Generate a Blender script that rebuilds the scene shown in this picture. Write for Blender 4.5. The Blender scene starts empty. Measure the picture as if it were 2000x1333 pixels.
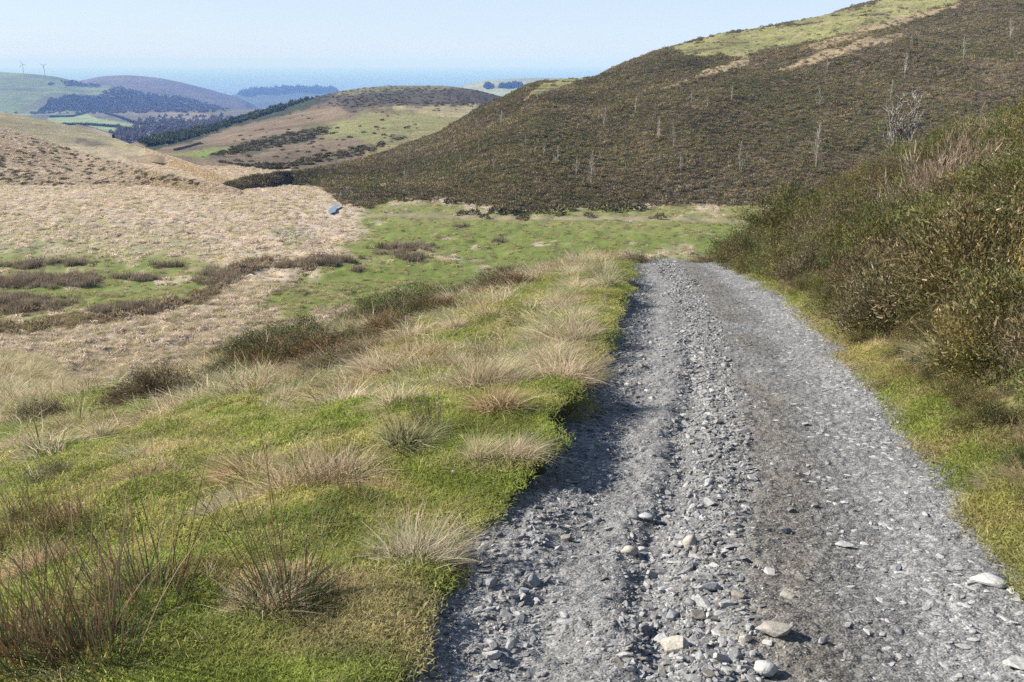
import bpy, math, random
import numpy as np

# ------------------------------------------------------------------ camera, sky, sun, exposure
SC = bpy.context.scene
COL = SC.collection
F = 1944.44
TH = math.atan((666.5 - 121) / F)
CZ = 1.6
cam_d = bpy.data.cameras.new("camera")
cam_d.lens = 35.0
cam_d.sensor_width = 36.0
cam_d.clip_start = 0.05
cam_d.clip_end = 400000
cam = bpy.data.objects.new("camera", cam_d)
COL.objects.link(cam)
cam.location = (0, 0, CZ)
cam.rotation_euler = (math.pi / 2 - TH, 0, 0)
SC.camera = cam

SUN_EL = math.radians(33)
SUN_AZ = math.radians(-78)          # compass angle from +Y towards +X: the sun stands to the left, a little ahead
W = bpy.data.worlds.new("World")
SC.world = W
W.use_nodes = True
wn = W.node_tree
bg = wn.nodes["Background"]
sky = wn.nodes.new("ShaderNodeTexSky")
sky.sky_type = 'NISHITA'
sky.sun_disc = False
sky.sun_elevation = SUN_EL
sky.sun_rotation = SUN_AZ
sky.altitude = 250
sky.air_density = 1.0
sky.dust_density = 0.1
sky.ozone_density = 3.0
tc = wn.nodes.new("ShaderNodeTexCoord")
mp = wn.nodes.new("ShaderNodeMapping")
mp.inputs['Scale'].default_value = (1.2, 1.2, 11.0)
ns = wn.nodes.new("ShaderNodeTexNoise")
ns.inputs['Scale'].default_value = 3.0
ns.inputs['Detail'].default_value = 7
ns.inputs['Roughness'].default_value = 0.6
rp = wn.nodes.new("ShaderNodeValToRGB")
rp.color_ramp.elements[0].position = 0.42
rp.color_ramp.elements[0].color = (.72, .72, .72, 1)
rp.color_ramp.elements[1].position = 0.85
rp.color_ramp.elements[1].color = (0.95, 0.95, 0.95, 1)
mxs = wn.nodes.new("ShaderNodeMix")
mxs.data_type = 'RGBA'
wn.links.new(tc.outputs['Generated'], mp.inputs['Vector'])
wn.links.new(mp.outputs[0], ns.inputs['Vector'])
wn.links.new(ns.outputs['Fac'], rp.inputs[0])
sep = wn.nodes.new("ShaderNodeSeparateXYZ"); wn.links.new(tc.outputs['Generated'], sep.inputs[0])
mr = wn.nodes.new("ShaderNodeMapRange"); mr.interpolation_type = 'SMOOTHSTEP'
mr.inputs[1].default_value = .04; mr.inputs[2].default_value = .45; mr.inputs[3].default_value = 1.0; mr.inputs[4].default_value = .12
wn.links.new(sep.outputs[2], mr.inputs[0])
mm_ = wn.nodes.new("ShaderNodeMath"); mm_.operation = 'MULTIPLY'
wn.links.new(rp.outputs[0], mm_.inputs[0]); wn.links.new(mr.outputs[0], mm_.inputs[1])
wn.links.new(mm_.outputs[0], mxs.inputs[0])
wn.links.new(sky.outputs[0], mxs.inputs[6])
mxs.inputs[7].default_value = (5.2, 6.25, 7.8, 1)     # thin high cloud
wn.links.new(mxs.outputs[2], bg.inputs['Color'])
bg.inputs['Strength'].default_value = 0.066

sd = bpy.data.lights.new("sun", 'SUN')
sd.energy = 5.0
sd.angle = math.radians(0.53)
sd.color = (1.0, 0.94, 0.84)
sun = bpy.data.objects.new("sun", sd)
COL.objects.link(sun)
sun.rotation_euler = (math.pi / 2 - SUN_EL, 0, math.pi - SUN_AZ)   # set again from the vector below
from mathutils import Vector
SV = Vector((math.sin(SUN_AZ) * math.cos(SUN_EL), math.cos(SUN_AZ) * math.cos(SUN_EL), math.sin(SUN_EL)))
sun.rotation_euler = (-SV).to_track_quat('-Z', 'Y').to_euler()

SC.view_settings.view_transform = 'Standard'
SC.view_settings.look = 'None'
SC.view_settings.exposure = 1.0
SC.view_settings.gamma = 1.0
SC.cycles.volume_bounces = 0
SC.cycles.max_bounces = 6
SC.cycles.use_denoising = False
SC.cycles.use_adaptive_sampling = False
SC.cycles.sample_clamp_indirect = 3.0
SC.cycles.diffuse_bounces = 3
SC.cycles.transmission_bounces = 3

RNG = np.random.default_rng(11)
random.seed(5)

# ------------------------------------------------------------------ helpers
def ray(u, v):
    """pixel of the 2000 x 1333 photo -> (azimuth, vertical slope per horizontal metre)"""
    u = np.asarray(u, float); v = np.asarray(v, float)
    xc = (u - 1000) / F; yc = (666.5 - v) / F
    Y = math.cos(TH) + yc * math.sin(TH); Z = yc * math.cos(TH) - math.sin(TH)
    return np.arctan2(xc, Y), Z / np.hypot(xc, Y)

def proj(x, y, z):
    dz = np.asarray(z) - CZ
    fw = np.asarray(y) * math.cos(TH) - dz * math.sin(TH)
    up = np.asarray(y) * math.sin(TH) + dz * math.cos(TH)
    fw = np.where(fw < 0.05, 0.05, fw)
    return 1000 + F * np.asarray(x) / fw, 666.5 - F * up / fw

def sstep(a, b, x):
    t = np.clip((np.asarray(x, float) - a) / (b - a), 0, 1)
    return t * t * (3 - 2 * t)

def splus(x, w):
    x = np.asarray(x, float) / w
    return w * np.where(x > 20, x, np.log1p(np.exp(np.clip(x, -60, 20))))

def _hash(ix, iy, seed):
    h = (ix.astype(np.int64) * 374761393 + iy.astype(np.int64) * 668265263 + seed * 974634777) & 0xFFFFFFFF
    h = ((h ^ (h >> 13)) * 1274126177) & 0xFFFFFFFF
    h = (h ^ (h >> 16)) & 0xFFFFFFFF
    return h / 4294967295.0

def vnoise(x, y, seed=0):
    x = np.asarray(x, float); y = np.asarray(y, float)
    ix = np.floor(x); iy = np.floor(y); fx = x - ix; fy = y - iy
    fx = fx * fx * fx * (fx * (fx * 6 - 15) + 10); fy = fy * fy * fy * (fy * (fy * 6 - 15) + 10)
    a = _hash(ix, iy, seed); b = _hash(ix + 1, iy, seed); c = _hash(ix, iy + 1, seed); d = _hash(ix + 1, iy + 1, seed)
    return (a * (1 - fx) + b * fx) * (1 - fy) + (c * (1 - fx) + d * fx) * fy

def fbm(x, y, seed=0, octv=4, gain=0.5):
    """about -1..1"""
    s = 0; a = 1; t = 0
    for k in range(octv):
        s = s + a * (vnoise(np.asarray(x) * 2 ** k + 17.3 * k, np.asarray(y) * 2 ** k - 9.1 * k, seed + k) * 2 - 1)
        t += a; a *= gain
    return s / t * 1.6

def smooth_interp(xs, ys, x, width):
    """linear interpolation blurred over +-width"""
    xs = np.asarray(xs, float); ys = np.asarray(ys, float)
    out = 0; ks = np.linspace(-1, 1, 9); ws = 1 - ks ** 2 + 0.05
    for k, w in zip(ks, ws):
        q = np.asarray(x, float) + k * width
        y = np.interp(q, xs, ys)
        s0 = (ys[1] - ys[0]) / (xs[1] - xs[0]); s1 = (ys[-1] - ys[-2]) / (xs[-1] - xs[-2])
        y = np.where(q < xs[0], ys[0] + s0 * (q - xs[0]), y)
        y = np.where(q > xs[-1], ys[-1] + s1 * (q - xs[-1]), y)
        out = out + w * y
    return out / ws.sum()

def polymask(u, v, poly, soft=6.0, wob=8.0, wl=40.0, seed=3):
    """soft mask of a polygon given in photo pixels, with a ragged edge"""
    P = np.asarray(poly, float)
    u = np.asarray(u, float); v = np.asarray(v, float)
    inside = np.zeros(u.shape, bool); dist = np.full(u.shape, 1e9)
    n = len(P)
    for i in range(n):
        x1, y1 = P[i]; x2, y2 = P[(i + 1) % n]
        dx, dy = x2 - x1, y2 - y1
        t = np.clip(((u - x1) * dx + (v - y1) * dy) / (dx * dx + dy * dy + 1e-9), 0, 1)
        dist = np.minimum(dist, np.hypot(u - x1 - t * dx, v - y1 - t * dy))
        cond = (y1 > v) != (y2 > v)
        inside ^= cond & (u < (x2 - x1) * (v - y1) / (y2 - y1 + 1e-12) + x1)
    sd_ = np.where(inside, dist, -dist)
    if wob:
        sd_ = sd_ + wob * fbm(u / wl, v / (wl * 0.5), seed, 4, 0.6)
    return sstep(-soft, soft, sd_)

def mix(a, b, m):
    return a * (1 - m[..., None]) + np.asarray(b, float) * m[..., None]

def mesh_np(name, V, Fc, col=None, smooth=False, mat=None, attrs=None):
    """mesh from numpy arrays; Fc is (n,3) or (n,4)"""
    V = np.ascontiguousarray(V, np.float32); Fc = np.ascontiguousarray(Fc, np.int32)
    me = bpy.data.meshes.new(name)
    k = Fc.shape[1]
    me.vertices.add(len(V)); me.vertices.foreach_set("co", V.ravel())
    me.loops.add(Fc.size); me.loops.foreach_set("vertex_index", Fc.ravel())
    me.polygons.add(len(Fc))
    me.polygons.foreach_set("loop_start", np.arange(0, Fc.size, k, dtype=np.int32))
    me.polygons.foreach_set("use_smooth", np.full(len(Fc), smooth))
    if col is not None:
        c = np.ones((len(V), 4), np.float32); c[:, :3] = col
        a = me.attributes.new("col", 'FLOAT_COLOR', 'POINT'); a.data.foreach_set("color", c.ravel())
    for nm, arr in (attrs or {}).items():
        a = me.attributes.new(nm, 'FLOAT', 'POINT'); a.data.foreach_set("value", np.asarray(arr, np.float32).ravel())
    me.update(calc_edges=True)
    if mat: me.materials.append(mat)
    return me

def link(name, me, parent=None):
    o = bpy.data.objects.new(name, me); COL.objects.link(o)
    if parent: o.parent = parent
    return o

def tag(o, label, cat, group=None, kind=None):
    o['label'] = label; o['category'] = cat
    if group: o['group'] = group
    if kind: o['kind'] = kind
    return o

def empty(name, loc, rz=0.0, sc=1.0):
    o = bpy.data.objects.new(name, None); COL.objects.link(o)
    o.location = loc; o.rotation_euler = (0, 0, rz); o.scale = (sc, sc, sc); o.empty_display_size = 0.2
    return o

def grid_faces(nr, nc):
    i = np.arange(nr - 1)[:, None] * nc + np.arange(nc - 1)[None, :]
    return np.stack([i, i + 1, i + nc + 1, i + nc], -1).reshape(-1, 4)

def join_parts(parts):
    """[(V,F,col)] -> one"""
    o = 0; Vs = []; Fs = []; Cs = []
    for V, Fc, c in parts:
        Vs.append(V); Fs.append(Fc + o); Cs.append(np.broadcast_to(c, V.shape)); o += len(V)
    return np.concatenate(Vs), np.concatenate(Fs), np.concatenate(Cs)

def unit(a):
    return a / (np.linalg.norm(a, axis=-1, keepdims=True) + 1e-9)

def blades(rng, base, d, L, w, bend, segs, cb, ct, tipw=0.12):
    """curved tapering strips. base,d,bend (n,3); L,w (n,); cb,ct (n,3) or (3,) colours at foot and tip"""
    n = len(base); d = unit(d)
    a = rng.normal(size=(n, 3)); side = unit(np.cross(d, a))
    t = np.linspace(0, 1, segs + 1)
    cb = np.broadcast_to(cb, (n, 3)); ct = np.broadcast_to(ct, (n, 3))
    V = np.zeros((n, segs + 1, 2, 3)); C = np.zeros((n, segs + 1, 2, 3))
    for k, tk in enumerate(t):
        c = base + (d * tk + bend * tk * tk) * L[:, None]
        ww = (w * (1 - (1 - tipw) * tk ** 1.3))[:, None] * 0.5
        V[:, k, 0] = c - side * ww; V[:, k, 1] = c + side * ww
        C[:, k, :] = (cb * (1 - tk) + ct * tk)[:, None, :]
    V = V.reshape(-1, 3); C = C.reshape(-1, 3)
    b0 = (np.arange(n) * (segs + 1) * 2)[:, None] + np.arange(segs)[None, :] * 2
    Fc = np.stack([b0, b0 + 1, b0 + 3, b0 + 2], -1).reshape(-1, 4)
    return V, Fc, C

def tube(path, radii, sides=6, col=(1, 1, 1)):
    path = np.asarray(path, float); radii = np.asarray(radii, float); n = len(path)
    tg = unit(np.gradient(path, axis=0))
    ref = np.where(np.abs(tg[:, 2:3]) > 0.9, np.array([[1.0, 0, 0]]), np.array([[0, 0, 1.0]]))
    a = unit(np.cross(tg, ref)); b = np.cross(tg, a)
    ang = np.linspace(0, 2 * math.pi, sides, endpoint=False)
    V = (path[:, None] + radii[:, None, None] * (np.cos(ang)[None, :, None] * a[:, None] + np.sin(ang)[None, :, None] * b[:, None])).reshape(-1, 3)
    i = np.arange(n - 1)[:, None] * sides; j = np.arange(sides)[None, :]; j2 = (j + 1) % sides
    Fc = np.stack([i + j, i + j2, i + sides + j2, i + sides + j], -1).reshape(-1, 4)
    return V, Fc, np.broadcast_to(np.asarray(col, float), V.shape)

# ------------------------------------------------------------------ materials
def nt_new(name):
    m = bpy.data.materials.new(name); m.use_nodes = True
    nt = m.node_tree; nt.nodes.clear()
    out = nt.nodes.new("ShaderNodeOutputMaterial")
    return m, nt, out

def N(nt, t, **kw):
    n = nt.nodes.new(t)
    for k, v in kw.items():
        if k.startswith('i_'):
            key = k[2:]
            n.inputs[int(key) if key.isdigit() else key].default_value = v
        else:
            setattr(n, k, v)
    return n

def attr_col(nt, name, inst=False):
    a = nt.nodes.new("ShaderNodeAttribute"); a.attribute_name = name
    a.attribute_type = 'INSTANCER' if inst else 'GEOMETRY'
    return a.outputs['Color']

def mulc(nt, a, b):
    m = N(nt, "ShaderNodeMix", data_type='RGBA', blend_type='MULTIPLY'); m.inputs[0].default_value = 1
    nt.links.new(a, m.inputs[6]); nt.links.new(b, m.inputs[7]); return m.outputs[2]

def noise_gain(nt, scale, lo, hi, detail=6, rough=0.65, stretch=None, seedoff=0.0):
    g = nt.nodes.new("ShaderNodeNewGeometry")
    vec = g.outputs['Position']
    if stretch:
        mm = N(nt, "ShaderNodeMapping"); mm.inputs['Scale'].default_value = stretch
        mm.inputs['Location'].default_value = (seedoff,) * 3
        nt.links.new(vec, mm.inputs['Vector']); vec = mm.outputs[0]
    n = N(nt, "ShaderNodeTexNoise"); n.inputs['Scale'].default_value = scale
    n.inputs['Detail'].default_value = detail; n.inputs['Roughness'].default_value = rough
    nt.links.new(vec, n.inputs['Vector'])
    r = N(nt, "ShaderNodeMapRange"); r.inputs['From Min'].default_value = 0.3; r.inputs['From Max'].default_value = 0.7
    r.inputs['To Min'].default_value = lo; r.inputs['To Max'].default_value = hi
    nt.links.new(n.outputs['Fac'], r.inputs['Value'])
    return r.outputs[0], n.outputs['Fac']

def gray(nt, val):
    c = N(nt, "ShaderNodeCombineColor")
    for k in range(3): nt.links.new(val, c.inputs[k])
    return c.outputs[0]

def mat_ground(name, scales, bump, bscale, rough=0.95, dist=1.0):
    m, nt, out = nt_new(name)
    c = attr_col(nt, "col"); fac = None
    for (s, lo, hi) in scales:
        g, f = noise_gain(nt, s, lo, hi, stretch=(1, 1, 1.0)); c = mulc(nt, c, gray(nt, g))
    _, fb = noise_gain(nt, bscale, 0, 1, 8, 0.7)
    bp = N(nt, "ShaderNodeBump"); bp.inputs['Strength'].default_value = bump; bp.inputs['Distance'].default_value = dist
    nt.links.new(fb, bp.inputs['Height'])
    p = N(nt, "ShaderNodeBsdfPrincipled"); p.inputs['Roughness'].default_value = rough
    p.inputs['Specular IOR Level'].default_value = 0.15
    nt.links.new(c, p.inputs['Base Color']); nt.links.new(bp.outputs[0], p.inputs['Normal'])
    nt.links.new(p.outputs[0], out.inputs['Surface'])
    return m

def mat_veg(name, transl=0.35, scale=3.0, lo=0.75, hi=1.25, gloss=0.0):
    m, nt, out = nt_new(name)
    c = mulc(nt, attr_col(nt, "col"), attr_col(nt, "tint", True))
    g, _ = noise_gain(nt, scale, lo, hi, 3, 0.6); c = mulc(nt, c, gray(nt, g))
    d = N(nt, "ShaderNodeBsdfPrincipled"); d.inputs['Roughness'].default_value = 0.65
    d.inputs['Specular IOR Level'].default_value = 0.2 + gloss
    nt.links.new(c, d.inputs['Base Color'])
    t = N(nt, "ShaderNodeBsdfTranslucent"); nt.links.new(c, t.inputs['Color'])
    x = N(nt, "ShaderNodeMixShader"); x.inputs[0].default_value = transl
    nt.links.new(d.outputs[0], x.inputs[1]); nt.links.new(t.outputs[0], x.inputs[2])
    nt.links.new(x.outputs[0], out.inputs['Surface'])
    return m

def mat_stone(name):
    m, nt, out = nt_new(name)
    c = attr_col(nt, "tint", True)
    oi = N(nt, "ShaderNodeTexCoord")
    n = N(nt, "ShaderNodeTexNoise"); n.inputs['Scale'].default_value = 9.0; n.inputs['Detail'].default_value = 6
    mm = N(nt, "ShaderNodeMapping"); mm.inputs['Scale'].default_value = (1, 1, 3.5)
    nt.links.new(oi.outputs['Object'], mm.inputs[0]); nt.links.new(mm.outputs[0], n.inputs['Vector'])
    r = N(nt, "ShaderNodeMapRange"); r.inputs[1].default_value = .3; r.inputs[2].default_value = .7
    r.inputs[3].default_value = .72; r.inputs[4].default_value = 1.22
    nt.links.new(n.outputs['Fac'], r.inputs[0]); c = mulc(nt, c, gray(nt, r.outputs[0]))
    g, f = noise_gain(nt, 90.0, .8, 1.15); c = mulc(nt, c, gray(nt, g))
    bp = N(nt, "ShaderNodeBump"); bp.inputs['Strength'].default_value = .35; bp.inputs['Distance'].default_value = .01
    nt.links.new(f, bp.inputs['Height'])
    p = N(nt, "ShaderNodeBsdfPrincipled"); p.inputs['Roughness'].default_value = .6; p.inputs['Specular IOR Level'].default_value = .35
    nt.links.new(c, p.inputs['Base Color']); nt.links.new(bp.outputs[0], p.inputs['Normal'])
    nt.links.new(p.outputs[0], out.inputs['Surface'])
    return m

def mat_plain(name, rgb, rough=0.8):
    m, nt, out = nt_new(name)
    c = N(nt, "ShaderNodeRGB"); c.outputs[0].default_value = (*rgb, 1)
    g, _ = noise_gain(nt, 0.6, .85, 1.15)
    p = N(nt, "ShaderNodeBsdfPrincipled"); p.inputs['Roughness'].default_value = rough
    nt.links.new(mulc(nt, c.outputs[0], gray(nt, g)), p.inputs['Base Color'])
    nt.links.new(p.outputs[0], out.inputs['Surface'])
    return m

M_NEAR = mat_ground("turf_soil", [(0.35, .85, 1.15), (2.2, .8, 1.2), (22.0, .6, 1.35)], .8, 18.0, dist=.05)
M_HILL = mat_ground("hill_turf", [(0.02, .8, 1.2), (0.12, .75, 1.25), (0.8, .7, 1.3)], .9, .5, dist=1.2)
M_FAR = mat_ground("far_hill_turf", [(0.006, .8, 1.2), (0.03, .78, 1.22), (0.12, .75, 1.25)], .6, .05, dist=6.0)
M_GRASS = mat_veg("grass_blades", .55, 3.0)
M_STRAW = mat_veg("straw_blades", .5, 2.0)
M_RUSH = mat_veg("rush_stems", .2, 4.0, gloss=.15)
M_GORSE = mat_veg("gorse_spines", .18, 5.0, .65, 1.35, gloss=.1)
M_HEATH = mat_veg("heather_sprigs", .12, .35, .7, 1.3)
M_BARK = mat_veg("birch_bark", 0.0, 1.5, .7, 1.2)
M_STONE = mat_stone("slate_stone")

# ------------------------------------------------------------------ ground shape
SL = 0.14
_ly = [-6, 2.9, 3.5, 4.0, 4.9, 6.1, 7.0, 10.4, 18.2, 30.2, 40]; _lx = [-1.15, -.41, -.37, -.31, -.05, .19, .38, .93, 2.08, 3.25, 3.9]
_ry = [-6, 2, 4.0, 5.25, 7.4, 12.2, 20.1, 30.2, 40]; _rx = [-.6, 1.72, 2.26, 2.57, 3.07, 4.02, 5.28, 6.54, 8.6]
def xl(y):
    y = np.asarray(y, float)
    return smooth_interp(_ly, _lx, y, .5) + .09 * fbm(y * .9, y * 0 + 3.3, 21, 5, .65) * sstep(1, 6, y) + .05 * fbm(y * 4.5, y * 0 + 1.3, 22, 4, .6)
def xr(y):
    y = np.asarray(y, float)
    return smooth_interp(_ry, _rx, y, .6) + .05 * fbm(y * 1.1, y * 0 + 7.3, 23, 4, .6)
def zroad(y):
    return -SL * np.asarray(y, float) - .30 * splus(np.asarray(y) - 31.0, .7)

def floor_z(x, y):
    r = np.hypot(x, y)
    return -20.6 - .05 * splus(r - 170, 25) + .35 * fbm(np.asarray(x) / 35, np.asarray(y) / 35, 41, 3) + np.clip(-.01 * (np.asarray(x) + 20), -1.2, 0)

def hillside_z(x, y, bumps=True):
    x = np.asarray(x, float); y = np.asarray(y, float)
    L = xl(y); R = xr(y); d = L - x; e2 = x - R
    z = zroad(y) + .30 * splus(y - 31.0, .7) * sstep(1.0, 5.0, d)
    # left lip and slope
    lip = (.09 + .15 * sstep(4.3, 6.0, y) - .04 * sstep(20, 30, y)) * (1 + .3 * fbm(y * .7, y * 0, 31, 3)) * sstep(-.02, .07, d)
    left = lip - .20 * splus(d - .6, .4) - .06 * splus(d - 2.5, .8) + .07 * splus(d - 9, 1.5)
    # right verge and bank
    right = .10 * sstep(0, .3, e2) + .10 * splus(e2 - .3, .1) + .53 * splus(e2 - .4, .2) - .43 * splus(e2 - 5.0, .8)
    rd = -.17 * sstep(-.05, .25, np.minimum(-d, -e2))
    z = z + np.where(d > -.02, left, np.where(e2 > 0, right, rd))
    # the break of slope
    px, py = x + 7.0, y - 17.0
    sa = px * .604 + py * .797
    ed = -.797 * px + .604 * py - 1.0
    k = .02 + .55 * sstep(-3, 5, sa) * sstep(-.50, -.22, np.arctan2(x, y))
    z = z - k * splus(ed, 1.0) * (1 - sstep(6.5, 8.5, x)) - .5 * splus(y - 38, 2.0) * sstep(4, 8, x)
    if bumps:
        off = sstep(.25, 1.0, d) + sstep(.3, 1.2, e2)
        z = z + off * (.055 * fbm(x / 1.4, y / 1.4, 51, 3) + .06 * fbm(x / .36, y / .36, 52, 3) + .13 * fbm(x / 6, y / 6, 53, 2) * sstep(1, 4, d))
    return z

def ground_z(x, y, bumps=True):
    a = hillside_z(x, y, bumps); b = floor_z(x, y)
    if bumps:
        b = b + .22 * fbm(np.asarray(x) / 2.2, np.asarray(y) / 2.2, 61, 3)
    w = 1.5
    return b + splus(a - b, w)

def hit(u, v, zf=None, rmin=1.0, rmax=600.0, n=5000):
    """where the ray of a photo pixel meets the ground"""
    zf = zf or (lambda x, y: ground_z(x, y, False))
    ph, sl = ray(u, v)
    r = np.exp(np.linspace(math.log(rmin), math.log(rmax), n))
    x = r * np.sin(ph); y = r * np.cos(ph)
    dlt = (CZ + sl * r) - zf(x, y)
    k = np.argmax(dlt < 0) if (dlt < 0).any() else n - 1
    return float(x[k]), float(y[k]), float(zf(x[k], y[k])), float(r[k])

# colours (linear base colours)
GREEN = np.array([.27, .325, .07]); GREEN2 = np.array([.40, .38, .13]); STRAW = np.array([.37, .30, .195]); PINKSTRAW = np.array([.40, .34, .27])
BROWN = np.array([.17, .105, .06]); DARKRUSH = np.array([.13, .095, .055]); SOIL = np.array([.075, .06, .042])
PASTURE = [(690, 500), (720, 455), (700, 425), (740, 395), (860, 385), (960, 400), (1080, 408), (1250, 395), (1500, 400), (1500, 520), (1230, 500), (1100, 545), (800, 615), (560, 608), (520, 590), (640, 520)]
LEFTGREEN = [(-200, 490), (0, 495), (200, 500), (400, 520), (440, 540), (380, 575), (250, 600), (120, 625), (0, 640), (-200, 650)]
RUSHBED = [[(-100, 540), (60, 532), (120, 552), (60, 565), (-100, 572)], [(-100, 585), (60, 572), (130, 595), (60, 612), (-100, 618)], [(560, 515), (620, 500), (672, 505), (660, 518), (570, 528)], [(130, 545), (200, 535), (210, 555), (140, 560)], [(730, 490), (800, 475), (870, 485), (850, 495), (740, 502)]]
DITCH = [(525, 512), (480, 525), (440, 548), (395, 582), (300, 602), (200, 618), (60, 640), (-100, 655)]
def linedist(u, v, pts):
    dist = np.full(np.shape(u), 1e9)
    for (x1, y1), (x2, y2) in zip(pts[:-1], pts[1:]):
        dx, dy = x2 - x1, y2 - y1
        t = np.clip(((u - x1) * dx + (v - y1) * dy) / (dx * dx + dy * dy), 0, 1)
        dist = np.minimum(dist, np.hypot(u - x1 - t * dx, v - y1 - t * dy))
    return dist

def floor_cols(x, y, z):
    """valley floor: colour, and tussock density / kind fields"""
    u, v = proj(x, y, z)
    c = np.broadcast_to(PINKSTRAW, np.shape(x) + (3,)).copy()
    n1 = fbm(x / 14, y / 14, 71, 4, .6); n2 = fbm(x / 4, y / 4, 72, 4, .65)
    c = mix(c, STRAW * .92, sstep(-.2, .6, n1))
    c = mix(c, np.array([.24, .23, .10]), sstep(.35, .9, fbm(x / 22 + 9, y / 22, 73, 3)) * .5)
    g = polymask(u, v, PASTURE, 22, 30, 60)
    gl = polymask(u, v, LEFTGREEN, 16, 24, 60, 5)
    gg = np.maximum(g * sstep(-.75, .05, n2 + .35), gl * sstep(-.75, .05, n2 + .2))
    c = mix(c, np.array([.135, .168, .04]), np.clip(gg, 0, 1))
    top = polymask(u, v, [(680, 440), (740, 395), (1500, 380), (1500, 450), (1200, 455), (900, 440)], 12, 14, 50, 8)
    c = mix(c, np.array([.20, .20, .075]), top * sstep(-.6, .6, n2) * .8)
    c = mix(c, np.array([.20, .205, .10]), polymask(u, v, [(-200, 400), (0, 420), (180, 440), (420, 480), (400, 520), (-200, 520)], 30, 30, 80, 9) * .6)
    rb = np.zeros(np.shape(x))
    for k, p in enumerate(RUSHBED): rb = np.maximum(rb, polymask(u, v, p, 4, 6, 25, 11 + k))
    dd = sstep(16, 5, linedist(u, v, DITCH) + 6 * fbm(u / 20, v / 12, 79, 3))
    c = mix(c, DARKRUSH * 1.1, np.clip(np.maximum(rb, dd * .8), 0, 1) * .7)
    wet = polymask(u, v, [(525, 450), (560, 442), (610, 455), (620, 475), (560, 478)], 5, 8, 25, 19)
    c = mix(c, np.array([.13, .15, .095]), wet)
    tr = sstep(4.5, 1.5, np.abs(v - np.interp(u, [700, 760, 900, 1050, 1180, 1290, 1420, 1500], [425, 419, 424, 428, 426, 427, 431, 434]))) * sstep(690, 730, u)
    c = mix(c, np.array([.25, .205, .15]), tr * .9 * sstep(440, 436, v))
    mound = polymask(u, v, [(738, 482), (790, 476), (850, 480), (845, 490), (750, 492)], 3, 3, 20, 23)
    c = mix(c, np.array([.25, .21, .17]), mound)
    return c, np.clip(gg, 0, 1), np.maximum(rb, dd), tr

def slope_cols(x, y):
    d = xl(y) - x
    n1 = fbm(x / 3.0, y / 3.0, 81, 4, .6); n2 = fbm(x / .8, y / .8, 82, 4, .6)
    c = mix(np.broadcast_to(GREEN, np.shape(x) + (3,)).copy(), GREEN2, sstep(-.3, .6, n2))
    far = sstep(5, 13, y + .9 * np.clip(d - 3, 0, 30)) * sstep(.5, 2.2, d)
    straw = np.clip(sstep(.25, .85, n1 + .55 * n2 + far * 1.0 - .12), 0, 1)
    n3 = fbm(x / .22, y / .22, 83, 3, .6)
    c = mix(c, np.array([.13, .17, .04]), sstep(.2, .7, n3) * .75); c = mix(c, np.array([.24, .17, .085]), sstep(.45, .8, fbm(x / .9 + 5, y / .9, 87, 4, .6)) * .6); c = mix(c, np.array([.55, .46, .27]), sstep(.35, .85, -n3 + .3 * n2) * .65)
    c = mix(c, STRAW * 1.15, straw * .45); c = mix(c, STRAW * 1.1, sstep(14, 26, np.hypot(x, y)) * sstep(2, 5, d) * .75)
    px, py = x + 7.0, y - 17.0
    sa = px * .604 + py * .797; ed = -.797 * px + .604 * py
    brk = sstep(-4.2, -2.0, ed + 1.2 * n1) * sstep(1.5, 5, sa) * sstep(16, 11, sa) * sstep(-.35, .25, n1 + .2)
    c = mix(c, np.array([.21, .105, .055]), np.clip(brk, 0, 1) * .8)
    straw = np.maximum(straw, brk * .6)
    return c, straw

def ground_cols(x, y, z):
    cf, gg, rb, tr = floor_cols(x, y, z)
    cs, st = slope_cols(x, y)
    a = hillside_z(x, y, False); b = floor_z(x, y)
    m = sstep(.3, 2.5, a - b)
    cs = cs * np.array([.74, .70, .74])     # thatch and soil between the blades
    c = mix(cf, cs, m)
    e2 = x - xr(y); d = xl(y) - x
    # right bank: litter and soil under the bushes, turf on the verge
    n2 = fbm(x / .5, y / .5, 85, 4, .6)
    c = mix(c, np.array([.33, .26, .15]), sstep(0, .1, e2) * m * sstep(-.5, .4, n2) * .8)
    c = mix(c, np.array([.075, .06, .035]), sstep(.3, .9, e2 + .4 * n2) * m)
    # bare earth of the undercut edge
    c = mix(c, SOIL, sstep(-.12, -.02, d) * sstep(.22, .08, d) * m)
    c = mix(c, SOIL * 1.3, sstep(-.05, .02, np.minimum(-d, -e2)) * m)
    return c

# polar ground sheet, finest at the photographer's feet
phi = np.radians(np.linspace(-68, 68, 860)); rr = np.exp(np.linspace(math.log(.7), math.log(560), 720))
RRg, PHg = np.meshgrid(rr, phi, indexing='ij')
gx = (RRg * np.sin(PHg)).ravel(); gy = (RRg * np.cos(PHg)).ravel(); gz = ground_z(gx, gy)
ground = link("ground", mesh_np("ground", np.stack([gx, gy, gz], 1), grid_faces(720, 860), ground_cols(gx, gy, gz), True, M_NEAR))
tag(ground, "grassy hillside and boggy valley floor", "ground", kind='structure')

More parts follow.
